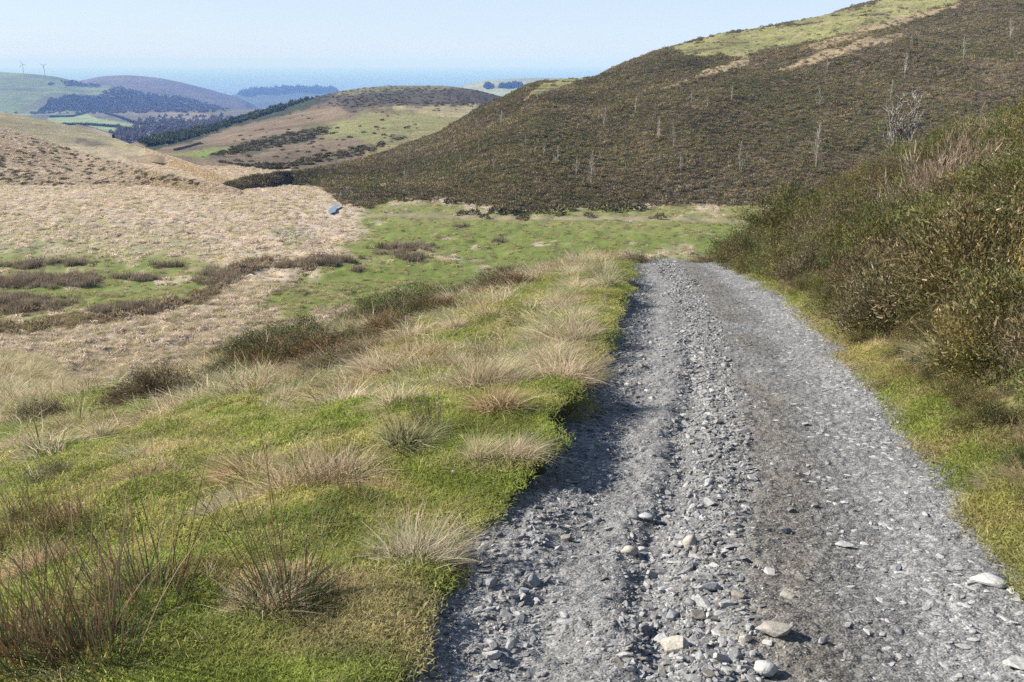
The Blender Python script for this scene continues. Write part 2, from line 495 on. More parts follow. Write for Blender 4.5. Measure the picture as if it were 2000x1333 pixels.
# ------------------------------------------------------------------ hills as polar layers
class Layer:
    def __init__(s, sky_pts, rc, base_pts, rb=None, width=25, convex=.55, nz=0.0, nzs=60.0, seed=0, back=.5, basez=None):
        s.sp = np.array(sky_pts, float); p, q = ray(s.sp[:, 0], s.sp[:, 1]); s.ph_s, s.sl_s = p, q
        rc = np.array(rc, float); s.ph_rc = ray(rc[:, 0], np.full(len(rc), 250))[0]; s.rc = rc[:, 1]
        bp = np.array(base_pts, float); s.ph_b, s.sl_b = ray(bp[:, 0], bp[:, 1])
        if rb is None:      # base lies on the valley floor
            out = []
            for ph_, sl_ in zip(s.ph_b, s.sl_b):
                r = 200.0
                for _ in range(60):
                    r = .5 * r + .5 * (floor_z(r * math.sin(ph_), r * math.cos(ph_)) - CZ) / sl_
                out.append(min(r, 900))
            s.rb = np.array(out); s.ph_rb = s.ph_b
        else:
            rb = np.array(rb, float); s.ph_rb = ray(rb[:, 0], np.full(len(rb), 250))[0]; s.rb = rb[:, 1]
        s.floor = rb is None; s.w = width / F; s.convex, s.nz, s.nzs, s.seed, s.back = convex, nz, nzs, seed, back
    def params(s, ph):
        zc_sl = smooth_interp(s.ph_s, s.sl_s, ph, s.w); rc = smooth_interp(s.ph_rc, s.rc, ph, s.w * 2)
        rb = smooth_interp(s.ph_rb, s.rb, ph, s.w); zb_sl = smooth_interp(s.ph_b, s.sl_b, ph, s.w)
        rb = np.minimum(rb, rc - 5)
        if s.floor: zb_f = floor_z(rb * np.sin(ph), rb * np.cos(ph)) - .15; return rc, CZ + zc_sl * rc, rb, zb_f
        return rc, CZ + zc_sl * rc, rb, CZ + zb_sl * rb
    def z(s, ph, t):
        """t: 0 at the foot, 1 at the crest, beyond 1 behind it"""
        rc, zc, rb, zb = s.params(ph)
        tt = np.clip(t, 0, 1)
        g = (1 - s.convex) * tt + s.convex * np.sin(tt * math.pi / 2)
        z = zb + (zc - zb) * g
        z = z + np.where(t < 0, t * (zc - zb) * .8 - 1.0 * sstep(0, -.05, t), 0)
        z = z - np.where(t > 1, s.back * (t - 1) ** 1.4 * (rc - rb), 0)
        r = rb + t * (rc - rb)
        x = r * np.sin(ph); y = r * np.cos(ph)
        if s.nz:
            z = z + s.nz * np.clip((zc - zb) / 25, 0, 1) * fbm(x / s.nzs, y / s.nzs, s.seed, 4) * (np.sin(np.clip(t, 0, 1) * math.pi) * .85 + .15)
        return x, y, z
    def build(s, name, mat, u0, u1, nu, nt_, colf, tmax=1.9, tmin=-.06, label=None):
        p0, p1 = ray(u0, 250)[0], ray(u1, 250)[0]
        ph = np.linspace(p0, p1, nu)
        t = np.concatenate([np.linspace(tmin, 1, nt_), 1 + (tmax - 1) * np.linspace(0.02, 1, 24) ** 1.5])
        T, PH = np.meshgrid(t, ph, indexing='ij')
        x, y, z = s.z(PH.ravel(), T.ravel())
        o = link(name, mesh_np(name, np.stack([x, y, z], 1), grid_faces(len(t), nu), colf(x, y, z), True, mat))
        tag(o, label, "hill", kind='structure'); s.obj = o
        return o
    def at(s, u, v):
        """points of the visible face under photo pixels (arrays)"""
        u = np.atleast_1d(np.asarray(u, float)); v = np.atleast_1d(np.asarray(v, float))
        ph, sl = ray(u, v); lo = np.zeros(len(u)); hi = np.ones(len(u))
        T = np.linspace(0, 1, 160)
        best = np.full(len(u), 1.0); done = np.zeros(len(u), bool)
        for t in T:
            x, y, z = s.z(ph, np.full(len(u), t)); r = np.hypot(x, y)
            ok = (~done) & ((z - CZ) / r >= sl); best[ok] = t; done |= ok
        x, y, z = s.z(ph, best)
        return np.stack([x, y, z], 1), done

def cols_fn(base, regions, nscale, namp=.25, seed=0):
    """regions: (polygon, colour, soft, wobble, strength)"""
    def f(x, y, z):
        u, v = proj(x, y, z)
        c = np.broadcast_to(np.asarray(base, float), np.shape(x) + (3,)).copy()
        c = c * (1 + namp * fbm(x / nscale, y / nscale, seed, 4, .6))[..., None]
        for k, (poly, cc, soft, wob, st) in enumerate(regions):
            m = polymask(u, v, poly, soft, wob, 30, seed + 7 * k)
            c = mix(c, np.asarray(cc) , m * st)
        return np.clip(c, .01, 1)
    return f

# right-hand heather hill
HL = Layer([(380, 385), (430, 366), (470, 354), (500, 347), (530, 342), (600, 335), (690, 317), (750, 300), (800, 281), (860, 260), (910, 228), (960, 200), (1000, 183), (1025, 168), (1045, 160), (1080, 154), (1130, 152), (1160, 152), (1200, 132), (1240, 116), (1280, 100), (1340, 82), (1400, 66), (1470, 57), (1530, 46), (1600, 32), (1690, 6), (1760, -8), (1850, -20), (2000, -45), (2300, -90)],
           [(380, 208), (450, 208), (530, 215), (600, 227), (690, 252), (800, 285), (1000, 300), (1160, 320), (1400, 360), (1700, 410), (2000, 430), (2300, 440)],
           [(380, 380), (430, 366), (470, 358), (500, 356), (535, 359), (614, 364), (640, 374), (664, 398), (698, 410), (727, 407), (762, 394), (800, 394), (880, 392), (930, 404), (1000, 416), (1100, 408), (1250, 402), (1420, 404), (1600, 406), (2000, 410), (2300, 410)],
           width=14, convex=.45, nz=3.0, nzs=45, seed=101, back=.35)
PALE = np.array([.28, .22, .13]); OLIVE = np.array([.22, .215, .085])
def in_grassy(u, v):
    m = polymask(u, v, [(1310, 92), (1400, 66), (1530, 46), (1690, 8), (1900, -30), (1870, 8), (1720, 50), (1600, 80), (1500, 96), (1450, 115), (1400, 108), (1330, 108)], 5, 7, 30, 201)
    m = np.maximum(m, polymask(u, v, [(1030, 186), (1060, 158), (1100, 150), (1150, 150), (1110, 168), (1060, 186)], 3, 4, 18, 202))
    m2 = polymask(u, v, [(1510, 140), (1590, 108), (1700, 72), (1790, 62), (1740, 82), (1640, 110), (1550, 138)], 2.5, 5, 22, 203)
    m2 = np.maximum(m2, polymask(u, v, [(1290, 176), (1370, 140), (1465, 112), (1450, 128), (1360, 158)], 2.5, 5, 22, 204))
    m2 = np.maximum(m2, polymask(u, v, [(1560, 95), (1700, 50), (1870, 6), (1880, 12), (1720, 60), (1600, 100)], 2.5, 4, 22, 205))
    m2 = np.maximum(m2, polymask(u, v, [(1005, 205), (1025, 190), (1050, 178), (1035, 196)], 2, 3, 14, 206))
    return m, m2
def heath_cols(x, y, z):
    u, v = proj(x, y, z)
    n = fbm(x / 9, y / 9, 111, 4, .6)
    c = np.broadcast_to(np.array([.13, .095, .06]), np.shape(x) + (3,)).copy()
    c = mix(c, np.array([.085, .08, .036]), sstep(-.1, .6, n))
    m, m2 = in_grassy(u, v)
    n2 = fbm(x / 6, y / 6, 112, 3)
    c = mix(c, OLIVE * 1.05, m * sstep(-1.0, -.3, n2)); c = mix(c, PALE, m * sstep(.3, .9, n2) * .6); c = mix(c, PALE, m2)
    return c
HL.build("hill", M_HILL, 370, 2450, 560, 200, heath_cols, label="steep hill of dark brown heather and gorse rising beside the green pasture")

# left near hill of dead grass with dark tussocks
HB = Layer([(-500, 165), (-100, 228), (0, 247), (60, 263), (130, 290), (200, 309), (300, 334), (370, 350), (430, 361), (470, 374), (520, 392)], [(-500, 330), (0, 320), (130, 305), (200, 265), (300, 222), (370, 203), (430, 194), (470, 192), (520, 192)],
           [(-500, 366), (0, 366), (150, 366), (300, 364), (430, 364), (470, 370), (520, 380)], width=12, convex=.4, nz=1.5, nzs=30, seed=121, back=.25)
HB.build("hill", M_HILL, -700, 490, 300, 110, cols_fn((.33, .265, .19), [([(-100, 340), (100, 350), (240, 368), (-100, 375)], (.15, .15, .06), 6, 12, .6), ([(-100, 245), (120, 300), (120, 330), (-100, 290)], (.22, .16, .10), 15, 20, .7)], 10, .3, 122),
         label="low hill of bleached grass dotted with dark tussocks at the left edge")
# pale green spur behind it
HC = Layer([(-500, 200), (-100, 214), (0, 219), (60, 229), (130, 244), (200, 260), (260, 284), (330, 305), (400, 331), (450, 352), (490, 372), (540, 400)], [(-500, 620), (0, 600), (200, 530), (260, 425), (330, 310), (400, 234), (470, 212)],
           [(-500, 310), (0, 310), (200, 314), (300, 322), (400, 342), (470, 357)], width=14, convex=.3, nz=2.0, nzs=60, seed=131, back=.25)
HC.build("hill", M_HILL, -700, 520, 280, 90, cols_fn((.235, .205, .12), [
    ([(0, 245), (110, 262), (90, 268), (0, 262)], (.14, .14, .07), 4, 5, .6), ([(150, 272), (200, 272), (215, 283), (190, 287), (150, 280)], (.085, .07, .05), 3, 5, .8),
    ([(100, 283), (200, 290), (330, 312), (430, 350), (300, 340), (190, 305)], (.335, .275, .185), 9, 8, .8), ([(195, 295), (300, 310), (350, 322), (300, 325)], (.19, .14, .09), 4, 6, .7),
    ([(290, 292), (440, 325), (540, 400), (300, 350)], (.33, .27, .19), 8, 6, 1),
    ([(20, 225), (130, 250), (260, 290), (330, 308), (340, 316), (240, 292), (100, 252)], (.30, .27, .15), 5, 5, .6)], 25, .25, 132),
         label="smooth olive green spur behind the low tussocky hill")
# middle hill across the valley
HM = Layer([(230, 290), (270, 276), (330, 264), (420, 246), (520, 215), (620, 189), (660, 179), (700, 173), (760, 168), (870, 168), (930, 176), (980, 189), (1060, 215), (1150, 260)], [(230, 560), (330, 620), (420, 720), (640, 900), (900, 900), (1150, 760)],
           [(230, 300), (300, 306), (400, 313), (520, 330), (640, 330), (800, 330), (1150, 330)], rb=[(230, 420), (300, 330), (400, 308), (520, 268), (640, 262), (1150, 262)], width=14, convex=.35, nz=5.0, nzs=90, seed=141, back=.3)
DK = (.042, .043, .03)
HM.build("hill", M_HILL, 235, 1200, 420, 150, cols_fn((.165, .125, .083), [
    ([(262, 276), (400, 248), (520, 212), (640, 182), (665, 186), (640, 200), (560, 222), (440, 256), (360, 281), (300, 294)], (.035, .045, .028), 3, 4, 1),
    ([(600, 188), (700, 166), (960, 166), (1000, 195), (960, 208), (880, 208), (800, 206), (740, 205), (700, 215), (640, 205)], (.055, .05, .042), 6, 10, .85),
    ([(690, 166), (860, 164), (900, 172), (800, 176), (720, 180), (640, 192)], (.17, .17, .085), 3, 4, .7),
    ([(610, 250), (700, 224), (780, 216), (880, 226), (930, 240), (860, 262), (760, 285), (640, 268)], (.215, .215, .09), 8, 8, .85),
    ([(770, 212), (860, 206), (930, 205), (930, 235), (860, 226)], (.36, .31, .18), 5, 6, .85),
    ([(400, 306), (480, 280), (560, 262), (640, 246), (645, 262), (560, 286), (470, 302)], (.065, .065, .038), 4, 8, .9),
    ([(340, 303), (400, 288), (450, 291), (395, 310)], (.18, .22, .06), 3, 4, .9),
    ([(430, 330), (560, 318), (640, 300), (720, 285), (800, 262), (820, 268), (720, 300), (640, 318), (540, 340)], (.085, .075, .045), 4, 7, .75),
    ([(560, 262), (610, 246), (660, 240), (640, 262)], (.10, .10, .045), 5, 10, .8),
    ([(720, 290), (820, 255), (900, 240), (920, 260), (800, 300), (700, 318)], (.24, .21, .10), 7, 8, .7)], 30, .35, 142),
         label="rounded middle hill of bracken with a dark wooded flank across the valley")
# valley-bottom fields far down
HF = Layer([(-100, 224), (150, 221), (220, 217), (260, 214), (320, 216), (460, 213), (640, 213)], [(-100, 2700), (640, 2700)], [(-100, 300), (200, 310), (640, 310)], rb=[(-100, 1000), (640, 1000)], width=20, convex=.0, nz=14, nzs=260, seed=151)
HF.build("hill", M_FAR, -150, 700, 260, 110, cols_fn((.10, .095, .075), [
    ([(95, 226), (170, 222), (190, 234), (300, 245), (265, 258), (150, 250), (90, 240)], (.19, .245, .10), 2, 3, 1),
    ([(120, 245), (250, 250), (240, 262), (180, 262), (130, 252)], (.17, .23, .09), 2, 3, 1),
    ([(260, 222), (340, 222), (420, 224), (420, 232), (330, 232)], (.21, .18, .12), 4, 6, .7), ([(0, 220), (110, 220), (110, 226), (0, 226)], (.2, .24, .11), 2, 2, .8)], 120, .4, 152),
         label="hazy green fields and scrub on the valley bottom far below")
# far wooded hill with the turbines
HG = Layer([(-400, 132), (-100, 139), (0, 141), (60, 144), (110, 150), (135, 156), (165, 163), (230, 170), (285, 183), (345, 189), (400, 200), (440, 211), (470, 219)], [(-400, 4000), (0, 4000), (470, 3500)],
           [(-400, 226), (0, 220), (300, 220), (470, 222)], rb=[(-400, 2900), (470, 2900)], width=12, convex=.3, nz=10, nzs=300, seed=161)
HG.build("hill", M_FAR, -450, 480, 260, 80, cols_fn((.125, .165, .07), [
    ([(75, 216), (100, 195), (140, 185), (190, 188), (205, 178), (215, 170), (240, 168), (290, 182), (345, 188), (400, 199), (445, 210), (455, 224), (300, 224)], (.05, .05, .036), 5, 7, .9),
    ([(60, 200), (100, 185), (170, 182), (130, 195), (90, 212), (40, 214)], (.10, .085, .07), 5, 7, .7),
    ([(270, 178), (300, 182), (350, 187), (330, 189), (290, 184)], (.22, .25, .12), 1, 1, 1),
    ([(0, 172), (40, 171), (90, 174), (90, 176), (0, 176)], (.07, .08, .05), 2, 2, .7), ([(115, 158), (170, 163), (195, 167), (195, 171), (130, 168)], (.06, .065, .05), 2, 3, .8)], 160, .25, 162),
         label="far green hill with a dark wood along its foot and turbines on top")
HP = Layer([(80, 170), (155, 158), (200, 149), (250, 147), (310, 152), (360, 163), (420, 178), (470, 192), (500, 208), (540, 222)], [(80, 5200), (540, 4800)], [(80, 222), (540, 226)], rb=[(80, 4000), (540, 4000)], width=12, convex=.3, nz=14, nzs=350, seed=171)
HP.build("hill", M_FAR, 70, 560, 180, 60, cols_fn((.075, .06, .058), [([(155, 158), (250, 146), (330, 153), (260, 156)], (.12, .09, .075), 4, 5, .6), ([(400, 178), (470, 190), (500, 208), (440, 200)], (.07, .06, .05), 4, 6, .7)], 200, .35, 172),
         label="far purple brown heath hill behind the dark wood")
HR = Layer([(380, 200), (450, 187), (480, 180), (520, 175), (560, 173), (640, 176), (700, 180), (800, 188)], [(380, 6800), (800, 6800)], [(380, 228), (800, 228)], rb=[(380, 5600), (800, 5600)], width=10, convex=.3, nz=8, nzs=400, seed=181)
HR.build("hill", M_FAR, 380, 820, 140, 40, cols_fn((.035, .045, .03), [], 300, .3, 182), label="distant blue wooded ridge near the sea")
HK = Layer([(850, 178), (895, 169), (925, 161), (960, 155), (1040, 152), (1100, 153), (1180, 158), (1300, 172)], [(850, 3600), (1300, 3600)], [(850, 225), (1300, 225)], rb=[(850, 2300), (1300, 2300)], width=12, convex=.35, nz=10, nzs=300, seed=191)
HK.build("hill", M_FAR, 850, 1320, 160, 60, cols_fn((.205, .225, .12), [([(880, 172), (1000, 160), (1180, 156), (1180, 164), (1000, 172)], (.25, .235, .14), 4, 4, .6)], 200, .25, 192),
         label="far pale green hill with small dark plantations on its side")

# ------------------------------------------------------------------ sea
ang = np.linspace(-math.pi, math.pi, 181)[:-1]; rad = np.array([2500, 6000, 12000, 25000, 50000.])
sx = (rad[:, None] * np.sin(ang)[None]).ravel(); sy = (rad[:, None] * np.cos(ang)[None]).ravel()
sf = grid_faces(5, 181); 
idx = np.arange(180)
sf = np.concatenate([np.stack([k * 180 + idx, k * 180 + (idx + 1) % 180, (k + 1) * 180 + (idx + 1) % 180, (k + 1) * 180 + idx], 1) for k in range(4)])
M_SEA, nt, out = nt_new("sea_water")
p = N(nt, "ShaderNodeBsdfPrincipled"); p.inputs['Base Color'].default_value = (.05, .11, .22, 1); p.inputs['Roughness'].default_value = .35
g_, f_ = noise_gain(nt, .004, 0, 1, 6, .6, stretch=(1, .35, 1))
bp = N(nt, "ShaderNodeBump"); bp.inputs['Strength'].default_value = .25; bp.inputs['Distance'].default_value = 20
nt.links.new(f_, bp.inputs['Height']); nt.links.new(bp.outputs[0], p.inputs['Normal']); nt.links.new(p.outputs[0], out.inputs['Surface'])
sea = link("sea", mesh_np("sea", np.stack([sx, sy, np.full(len(sx), -250.)], 1), sf, None, True, M_SEA))
tag(sea, "pale blue sea on the horizon", "sea", kind='structure')

# ------------------------------------------------------------------ haze
M_HAZE, nt, out = nt_new("haze_air")
pv = N(nt, "ShaderNodeVolumePrincipled")
pv.inputs['Color'].default_value = (.22, .42, 1.0, 1)
pv.inputs['Absorption Color'].default_value = (.74, .76, .74, 1)
pv.inputs['Density'].default_value = .00015
pv.inputs['Anisotropy'].default_value = 0.0
nt.links.new(pv.outputs[0], out.inputs['Volume'])
def box(x0, x1, y0, y1, z0, z1):
    V = np.array([(x, y, z) for z in (z0, z1) for x, y in ((x0, y0), (x1, y0), (x1, y1), (x0, y1))], float)
    Fc = np.array([(0, 3, 2, 1), (4, 5, 6, 7), (0, 1, 5, 4), (1, 2, 6, 5), (2, 3, 7, 6), (3, 0, 4, 7)])
    return V, Fc
V_, F_ = box(-52000, 52000, -52000, 52000, -251, 75)
tag(link("haze", mesh_np("haze", V_, F_, None, False, M_HAZE)), "thin blue haze filling the valley and the air over the sea", "haze", kind='stuff')

# ------------------------------------------------------------------ gravel road
def road_pt(y, f):
    """f 0 = left edge, 1 = right edge"""
    L = xl(y); R = xr(y)
    return L + (R - L) * f
def road_bump(x, y, f):
    rut = -.035 * np.exp(-((f - .20) / .07) ** 2) - .05 * np.exp(-((f - .36 - .02 * np.sin(y * .8)) / .035) ** 2) * sstep(16, 5, y) - .025 * np.exp(-((f - .74) / .10) ** 2)
    rel = .022 * fbm(x / .5, y / .5, 301, 4) + .012 * fbm(x / .11, y / .11, 302, 3) * (1 - .7 * sstep(.5, .62, f)) + .006 * fbm(x / .035, y / .035, 303, 2)
    return rut + rel
def road_z(x, y):
    f = (x - xl(y)) / (xr(y) - xl(y))
    return zroad(y) + road_bump(x, y, f)
ry = np.concatenate([np.linspace(-3, 1.9, 40), np.exp(np.linspace(math.log(1.95), math.log(37), 1300))])
fx_ = np.linspace(-.08, 1.08, 420)
YY, FF = np.meshgrid(ry, fx_, indexing='ij'); YY = YY.ravel(); FF = FF.ravel()
XX = road_pt(YY, FF); ZZ = zroad(YY) + road_bump(XX, YY, FF) - .05 * sstep(.0, -.06, FF) - .05 * sstep(1.0, 1.06, FF)
def road_cols(x, y, f):
    c = np.broadcast_to(np.array([.165, .163, .16]), np.shape(x) + (3,)).copy()
    n = fbm(x / .6, y / 1.6, 311, 4, .6)
    brown = np.exp(-((f - .58 - .03 * n) / .11) ** 2)
    c = mix(c, np.array([.128, .116, .098]), brown * sstep(-.6, .4, n + .2) * .9)
    damp = np.exp(-((f - .36) / .03) ** 2) * sstep(12, 4, y) + .5 * np.exp(-((f - .74) / .05) ** 2) * sstep(-.1, .5, n)
    c = mix(c, np.array([.10, .10, .105]), np.clip(damp, 0, 1) * .8)
    c = mix(c, np.array([.245, .243, .24]), (sstep(.72, .95, f) + .7 * sstep(.25, .1, f)) * .6 * sstep(-.6, .4, n))
    return c
M_ROAD, nt, out = nt_new("slate_gravel")
c = attr_col(nt, "col")
g_, f1 = noise_gain(nt, 5.0, .78, 1.2); c = mulc(nt, c, gray(nt, g_))
g_, f2 = noise_gain(nt, 120.0, .62, 1.4, 8, .75, stretch=(.8, 1, 1)); c = mulc(nt, c, gray(nt, g_))
geo = nt.nodes.new("ShaderNodeNewGeometry")
def cells(scale, lo, hi, stretch):
    mm = N(nt, "ShaderNodeMapping"); mm.inputs['Scale'].default_value = stretch
    nt.links.new(geo.outputs['Position'], mm.inputs[0])
    v = N(nt, "ShaderNodeTexVoronoi"); v.inputs['Scale'].default_value = scale; v.inputs['Randomness'].default_value = 1
    nt.links.new(mm.outputs[0], v.inputs['Vector'])
    s = N(nt, "ShaderNodeSeparateColor"); nt.links.new(v.outputs['Color'], s.inputs[0])
    r = N(nt, "ShaderNodeMapRange"); r.inputs[3].default_value = lo; r.inputs[4].default_value = hi
    nt.links.new(s.outputs[0], r.inputs[0])
    return r.outputs[0], v.outputs['Distance']
r1, d1 = cells(130, .62, 1.45, (.7, 1, 1)); c = mulc(nt, c, gray(nt, r1))
r2, d2 = cells(58, .74, 1.36, (.6, 1, 1)); c = mulc(nt, c, gray(nt, r2))
ad = N(nt, "ShaderNodeMath", operation='MULTIPLY_ADD'); ad.inputs[1].default_value = -1.2
nt.links.new(d1, ad.inputs[0]); nt.links.new(f2, ad.inputs[2])
bp = N(nt, "ShaderNodeBump"); bp.inputs['Strength'].default_value = .75; bp.inputs['Distance'].default_value = .006
nt.links.new(ad.outputs[0], bp.inputs['Height'])
p = N(nt, "ShaderNodeBsdfPrincipled"); p.inputs['Roughness'].default_value = .7; p.inputs['Specular IOR Level'].default_value = .3
nt.links.new(c, p.inputs['Base Color']); nt.links.new(bp.outputs[0], p.inputs['Normal']); nt.links.new(p.outputs[0], out.inputs['Surface'])
road = link("road", mesh_np("road", np.stack([XX, YY, ZZ], 1), grid_faces(len(ry), 420), road_cols(XX, YY, FF), True, M_ROAD))
tag(road, "rough grey slate gravel track running downhill", "road", kind='structure')

# ------------------------------------------------------------------ scattering of uncountable cover
def proto(name, V, Fc, C, mat, smooth=False):
    return bpy.data.objects.new(name, mesh_np(name, V, Fc, C, smooth, mat))

def scatter(name, P, rot, scale, tint, pid, protos, label, cat):
    n = len(P)
    me = bpy.data.meshes.new(name); me.vertices.add(n); me.vertices.foreach_set("co", np.ascontiguousarray(P, np.float32).ravel())
    def put(nm, typ, arr, key):
        a = me.attributes.new(nm, typ, 'POINT'); a.data.foreach_set(key, np.ascontiguousarray(arr).ravel())
    rot = np.asarray(rot, np.float32)
    scale = np.asarray(scale, np.float32)
    if scale.ndim == 1: scale = np.repeat(scale[:, None], 3, 1)
    put("rot", 'FLOAT_VECTOR', rot, "vector"); put("scl", 'FLOAT_VECTOR', scale, "vector")
    t4 = np.ones((n, 4), np.float32); t4[:, :3] = tint
    put("tint", 'FLOAT_COLOR', t4, "color"); put("pid", 'INT', np.asarray(pid, np.int32), "value")
    me.update()
    o = link(name, me)
    ng = bpy.data.node_groups.new(name, 'GeometryNodeTree')
    ng.interface.new_socket("Geometry", in_out='INPUT', socket_type='NodeSocketGeometry')
    ng.interface.new_socket("Geometry", in_out='OUTPUT', socket_type='NodeSocketGeometry')
    gi = ng.nodes.new("NodeGroupInput"); go = ng.nodes.new("NodeGroupOutput")
    def named(nm, dt):
        a = ng.nodes.new("GeometryNodeInputNamedAttribute"); a.data_type = dt; a.inputs[0].default_value = nm
        return [s for s in a.outputs if s.enabled and s.name == 'Attribute'][0]
    m2p = ng.nodes.new("GeometryNodeMeshToPoints"); ng.links.new(gi.outputs[0], m2p.inputs[0])
    jn = ng.nodes.new("GeometryNodeJoinGeometry")
    ro, so, po = named("rot", 'FLOAT_VECTOR'), named("scl", 'FLOAT_VECTOR'), named("pid", 'INT')
    e2r = ng.nodes.new("FunctionNodeEulerToRotation"); ng.links.new(ro, e2r.inputs[0])
    for k, pr in enumerate(protos):
        oi = ng.nodes.new("GeometryNodeObjectInfo"); oi.inputs['Object'].default_value = pr
        cmp_ = ng.nodes.new("FunctionNodeCompare"); cmp_.data_type = 'INT'; cmp_.operation = 'EQUAL'
        ins = [s for s in cmp_.inputs if s.enabled]
        ng.links.new(po, ins[0]); ins[1].default_value = k
        ip = ng.nodes.new("GeometryNodeInstanceOnPoints")
        ng.links.new(m2p.outputs[0], ip.inputs['Points']); ng.links.new(cmp_.outputs[0], ip.inputs['Selection'])
        ng.links.new(oi.outputs['Geometry'], ip.inputs['Instance']); ng.links.new(e2r.outputs[0], ip.inputs['Rotation'])
        ng.links.new(so, ip.inputs['Scale']); ng.links.new(ip.outputs[0], jn.inputs[0])
    ng.links.new(jn.outputs[0], go.inputs[0])
    md = o.modifiers.new("scatter", 'NODES'); md.node_group = ng
    tag(o, label, cat, kind='stuff')
    return o

def zrot(n):
    r = np.zeros((n, 3)); r[:, 2] = RNG.uniform(0, 2 * math.pi, n); return r
def seen(x, y, z, mrg=60):
    """a little more than the frame"""
    u, v = proj(x, y, z)
    return (u > -mrg * 3) & (u < 2000 + mrg * 3) & (v < 1333 + mrg * 6) & (np.asarray(y) > 0.3)

W1 = np.array([1., 1., 1.])
# tuft of short grass
def turf_patch(seed, n=190, R=.14, h=.024):
    g = np.random.default_rng(seed)
    b = np.zeros((n, 3)); a = g.uniform(0, 6.28, n); q = R * np.sqrt(g.uniform(0, 1, n)); b[:, 0] = q * np.cos(a); b[:, 1] = q * np.sin(a); b[:, 2] = -.01
    d = np.stack([g.normal(0, .5, n), g.normal(0, .5, n), np.ones(n)], 1)
    bend = np.stack([g.normal(0, .35, n), g.normal(0, .35, n), -g.uniform(0, .5, n)], 1)
    k = g.uniform(0, 1, (n, 1))
    cb = np.array([.85, .85, .8]) * np.ones((n, 1)); ct = np.where(k < .12, np.array([[1.45, 1.2, 1.5]]), np.array([[1.0, 1.0, 1.0]]) * g.uniform(.75, 1.35, (n, 1)))
    return blades(g, b, d, h * g.uniform(.5, 1.5, n), .0045 * g.uniform(.7, 1.5, n), bend, 2, cb, ct)
TURF = [proto("turf_tuft", *turf_patch(s), M_GRASS) for s in range(5)]
n = 92000
ph = RNG.uniform(-.85, .70, n); r = np.exp(RNG.uniform(math.log(1.4), math.log(26), n)) 
x = r * np.sin(ph); y = r * np.cos(ph)
d = xl(y) - x; e2 = x - xr(y)
z = ground_z(x, y)
u, v = proj(x, y, z)
inb = ((d > .05 + .09 * fbm(y * 2.3, y * 0 + .7, 404, 3)) | ((e2 > .02) & (e2 < .42) & (RNG.uniform(0, 1, n) < .6))) & (hillside_z(x, y, False) > floor_z(x, y) + 1) & (v < 2100) & (u > -900) & (u < 2500)
x, y, z, r, d = x[inb], y[inb], z[inb], r[inb], d[inb]
cs, stw = slope_cols(x, y); rv = (x > xr(y)); cs = mix(cs, np.array([.36, .29, .15]), rv * sstep(-.6, .5, fbm(x / .35, y / .35, 405, 3)) * .85)
nz = fbm(x / .5, y / .5, 402, 3)
keep = RNG.uniform(0, 1, len(x)) < np.clip(1.1 - .25 * stw - .2 * sstep(.2, .8, nz), .2, 1)
x, y, z, r, cs, stw, d = x[keep], y[keep], z[keep], r[keep], cs[keep], stw[keep], d[keep]
n = len(x); sc = (.8 + .09 * r) * RNG.uniform(.7, 1.3, n)
scl = np.stack([sc, sc, np.clip(sc, .7, 1.5) * RNG.uniform(.45, 1.1, n)], 1)
tint = cs * RNG.uniform(.85, 1.28, (n, 1)) * np.array([1.0, 1.0, 1.0])
scatter("grass", np.stack([x, y, z], 1), zrot(n), scl, tint, RNG.integers(0, 5, n), TURF, "short green turf covering the bank and road verge", "grass")

# ------------------------------------------------------------------ grass tussocks
C_ST = np.array([.76, .64, .46]); C_GR = np.array([.20, .23, .075])
def tussock(seed, n=620, R=.16, h=.36, spread=.6, green=.3, width=.0044, segs=4):
    g = np.random.default_rng(seed)
    a = g.uniform(0, 6.28, n); q = R * np.sqrt(g.uniform(0, 1, n))
    R *= .9; h *= 1.0; q *= .9; spread *= .8
    b = np.stack([q * np.cos(a), q * np.sin(a), -.04 + .10 * h * (1 - (q / R) ** 2)], 1)
    out_ = np.stack([np.cos(a), np.sin(a), np.zeros(n)], 1)
    k = (q / R)[:, None] * spread + g.normal(0, .18, (n, 1))
    d = out_ * k + np.stack([g.normal(0, .33, n) - .16, g.normal(0, .33, n), np.ones(n)], 1)
    bend = out_ * (.15 + .45 * g.uniform(0, 1, (n, 1))) * spread + np.stack([g.normal(0, .15, n) - .12, g.normal(0, .15, n), -g.uniform(.15, .75, n)], 1)
    isg = g.uniform(0, 1, (n, 1)) < green
    st = C_ST * g.uniform(.5, 1.3, (n, 1)) * (1 + g.normal(0, .06, (n, 3)))
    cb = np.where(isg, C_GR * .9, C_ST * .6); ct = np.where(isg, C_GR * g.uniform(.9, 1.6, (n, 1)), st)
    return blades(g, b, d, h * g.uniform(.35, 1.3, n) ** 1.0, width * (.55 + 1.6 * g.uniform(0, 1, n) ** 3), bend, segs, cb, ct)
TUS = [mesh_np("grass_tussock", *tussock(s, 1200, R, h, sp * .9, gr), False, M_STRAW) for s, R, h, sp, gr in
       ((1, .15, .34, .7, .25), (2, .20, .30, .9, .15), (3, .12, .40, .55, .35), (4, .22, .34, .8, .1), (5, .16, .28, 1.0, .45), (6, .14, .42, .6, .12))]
LOWT = [proto("low_tussock", *tussock(s, 260, R, h, sp, gr, .0085, 2), M_STRAW) for s, R, h, sp, gr in
        ((11, .22, .34, .8, .2), (12, .28, .30, .9, .1), (13, .20, .42, .6, .4), (14, .3, .34, .8, .15))]
